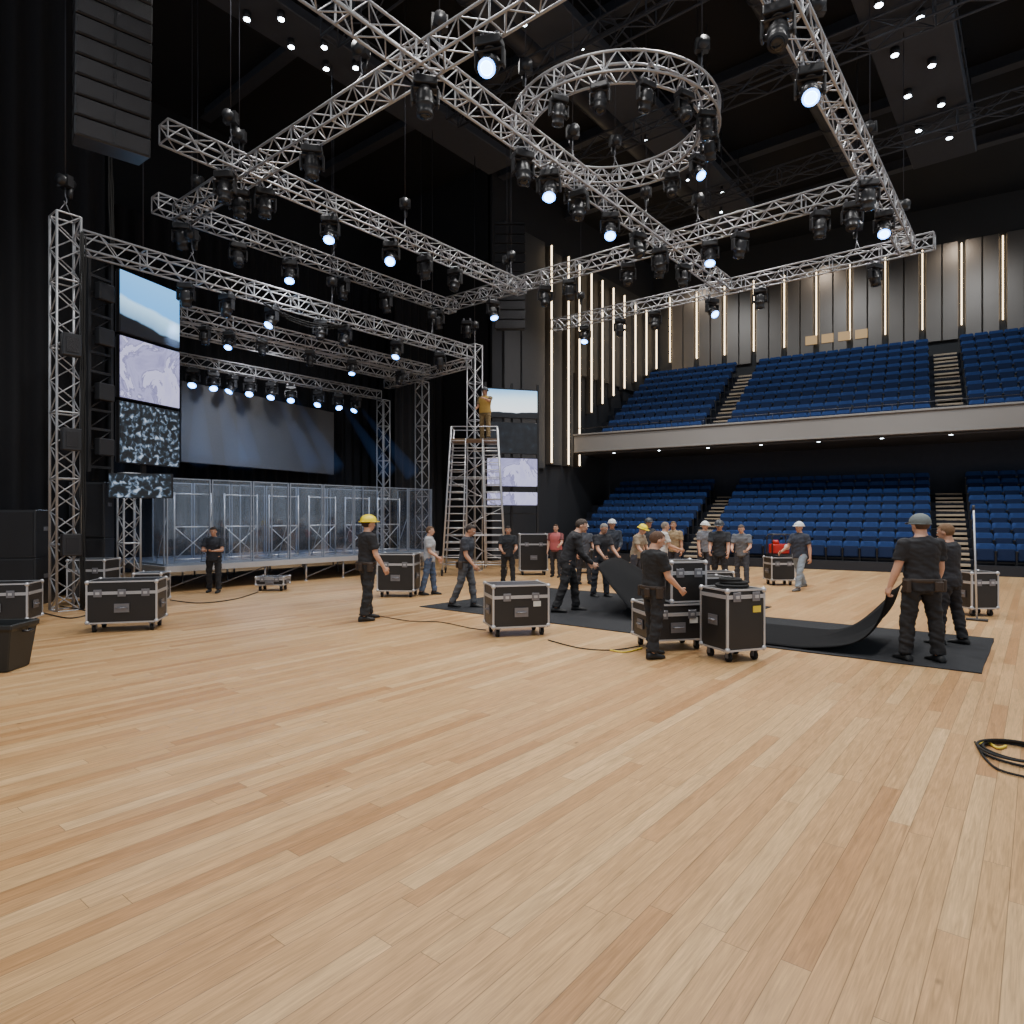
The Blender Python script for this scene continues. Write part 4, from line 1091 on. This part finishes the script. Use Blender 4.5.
# ------------------------------------------------------------ mats
def slab(x0, x1, y0, y1, z, label):
    m = MB(); nx, ny = 10, 14; vs = []; fs = []
    for i in range(nx+1):
        for j in range(ny+1):
            e = .006
            vs.append(V((x0+(x1-x0)*i/nx+(random.uniform(-e,e) if i in (0,nx) else 0), y0+(y1-y0)*j/ny+(random.uniform(-e,e) if j in (0,ny) else 0), z)))
    for i in range(nx):
        for j in range(ny): a = i*(ny+1)+j; fs.append((a, a+ny+1, a+ny+2, a+1))
    m.add(vs, fs, 0, False); o = m.build('floor_mat', carpet)
    s_ = o.modifiers.new('thick', 'SOLIDIFY'); s_.thickness = .012; s_.offset = -1
    tag(o, label, 'mat')
slab(8.55, 12.7, 3.95, 9.15, .013, 'large dark mat laid flat on the floor across the centre')
slab(8.75, 11.35, .5, 3.93, .013, 'dark mat lying flat under the two people at the right')
def flap(y_floor, y_tail, hn, hf, x0, x1, label, en, ef, sag):
    nt_, nw = 30, 14; vs = []; fs = []
    for j in range(nw+1):
        w = j/nw; xs = x0+(x1-x0)*w
        e = hn.lerp(hf, w); e = V((e.x, e.y, e.z-sag*sin(pi*w)+.03)); ex = en+(ef-en)*w
        for i in range(nt_+1):
            u = i/nt_
            if u < .25: p = V((xs, y_tail+(y_floor-y_tail)*(u/.25), .03))
            else:
                q = (u-.25)/.75
                yy = q*(.75+.25*q) if ex < 2.6 else 1-(1-q)**1.35
                p = V((xs+(e.x-xs)*q**1.5, y_floor+(e.y-y_floor)*yy, .03+(e.z-.03)*(.08*q+.92*q**ex)+.03*sin(w*9+q*5)*q*(1-q)*3))
            vs.append(p)
    for j in range(nw):
        for i in range(nt_): a = j*(nt_+1)+i; fs.append((a, a+1, a+nt_+2, a+nt_+1))
    m = MB(); m.add(vs, fs, 0, True); o = m.build('floor_mat', [carpet_b])
    s_ = o.modifiers.new('thick', 'SOLIDIFY'); s_.thickness = .014; s_.offset = 0
    tag(o, label, 'mat')
na = min(hA, key=lambda q: q.y); nb = min(hB, key=lambda q: q.y)
flap(5.0, 4.3, na, nb, na.x-.35, nb.x+.1, 'dark mat flap being lifted by two people left of centre', 1.35, 1.35, -.06)
flap(2.45, 3.4, hC[0], hD[0], 8.85, hD[0].x+.15, 'dark mat flap swept up off the floor by the two people at right', 3.4, 2.1, .03)

def cable(pts, r, label, mt=rubber):
    P = [ground(*p, .012) if len(p) == 2 else V(p) for p in pts]
    Q = []
    for i in range(len(P)-1):
        p0 = P[max(i-1,0)]; p1 = P[i]; p2 = P[i+1]; p3 = P[min(i+2,len(P)-1)]
        for k in range(8):
            t_ = k/8; Q.append(.5*((2*p1)+(-p0+p2)*t_+(2*p0-5*p1+4*p2-p3)*t_*t_+(-p0+3*p1-3*p2+p3)*t_**3))
    Q.append(P[-1])
    m = MB(); m.tube(Q, r, 7); tag(m.build('cable', mt), label, 'cable')
cable([(380,616),(410,621),(440,622),(470,628),(486,630)], .007, 'thin black cable on the floor left of the wide case')
cable([(548,640),(580,648),(612,650),(640,646)], .008, 'black cable on the floor between wide case and stack')
cable([(610,650),(625,652),(642,648)], .010, 'short yellow cable near the foot of the stack', warn_m)
cc = ground(1022, 757)
for i, (r, dx, dy, rr) in enumerate(((.25,0,0,.009),(.21,.03,.02,.009),(.23,-.03,.03,.009))):
    m = MB(); pts = [V((cc.x+dx+r*cos(a)*(1+.06*sin(2*a+i)), cc.y+dy+r*sin(a), .012+i*.018)) for a in [2*pi*q/36 for q in range(36)]]
    m.tube(pts, rr, 7, closed=True); tag(m.build('cable_coil', rubber), 'loose black cable loop at the right edge of the floor, %s from the bottom' % ORD[i], 'cable')
cable([(976,744),(988,743),(998,748),(1006,746)], .010, 'yellow cable end lying by the black loops at right edge', warn_m)
cable([(975,742),(985,758),(1000,770),(1030,778)], .008, 'black cable tail trailing off the right edge')
cable([(60,606),(90,612),(70,618),(40,612)], .010, 'black cable loops at the foot of the left tower')
cable([(170,600),(200,603),(235,599),(258,592)], .010, 'black cable running towards the small low case')

# ------------------------------------------------------------ lights
def spot(p, tgt, e, col=(1,1,1), ang=100, blend=.6, r=.25):
    l = bpy.data.lights.new('hall_and_fill_lamp', 'SPOT'); l.energy = e; l.color = col; l.spot_size = radians(ang); l.spot_blend = blend; l.shadow_soft_size = r
    o = bpy.data.objects.new('hall_and_fill_lamp', l); COL.objects.link(o); o.location = p
    o.rotation_euler = (V(tgt)-V(p)).to_track_quat('-Z', 'Y').to_euler()
W_ = (1, .98, .95)
for x, y in ((1,2),(1,8),(6,-1),(6,5),(6,10.5),(11,-1),(11,4.3),(11,10.3),(16,-1),(16,5),(16,10.5),(20.5,1.5),(20.5,7),(20.5,12)):
    spot((x,y,12.4), (x,y,0), 1500, W_, 115, .7, .35)
for b in (0, 5.5, 11.5):
    spot(AB(3.5, b, 14.2), AB(6.5, b, 7), 1000, (.84,.92,1), 120, .8, .3)
    spot(AB(-3, b, 9.5), AB(3, b, 1.5), 800, (.84,.92,1), 90, .8, .3)
    spot(AB(8.6, b+1, 13.9), AB(10.8, b+1, 10.5), 150, (1,.88,.74), 110, .8, .2)  # added warm fill on the rear wall, boosts the strips, no fixture
for x in (6.8, 9.5, 12.5):
    spot((x, 15.0, 6.1), (x, 19.8, 1.5), 380, (.35,.55,1), 80, .8, .1)
    spot((x+.8, 18.0, 5.3), (x, 15.2, .6), 340, (.62,.78,1), 75, .8, .1)
spot((9.5, 16.0, 6.0), (11.5, 19.6, 4.2), 380, (.92,.95,1), 100, .9, .15)  # added white fill to brighten the blank screen, no fixture
spot((8.5, 12.5, 8), (9, 16, 1), 420, (.9,.95,1), 90, .8, .2)
w = bpy.data.worlds.new('world'); SC.world = w; w.use_nodes = True
w.node_tree.nodes['Background'].inputs[0].default_value = (.78,.88,1,1); w.node_tree.nodes['Background'].inputs[1].default_value = .68

cam = bpy.data.cameras.new('camera'); co = bpy.data.objects.new('camera', cam); COL.objects.link(co)
cam.sensor_width = 36; cam.lens = FPX/1024*36; cam.shift_y = 4/1024; cam.clip_end = 200
co.location = (0, 0, CH); co.rotation_euler = (pi/2, 0, YAW-pi/2)
SC.camera = co
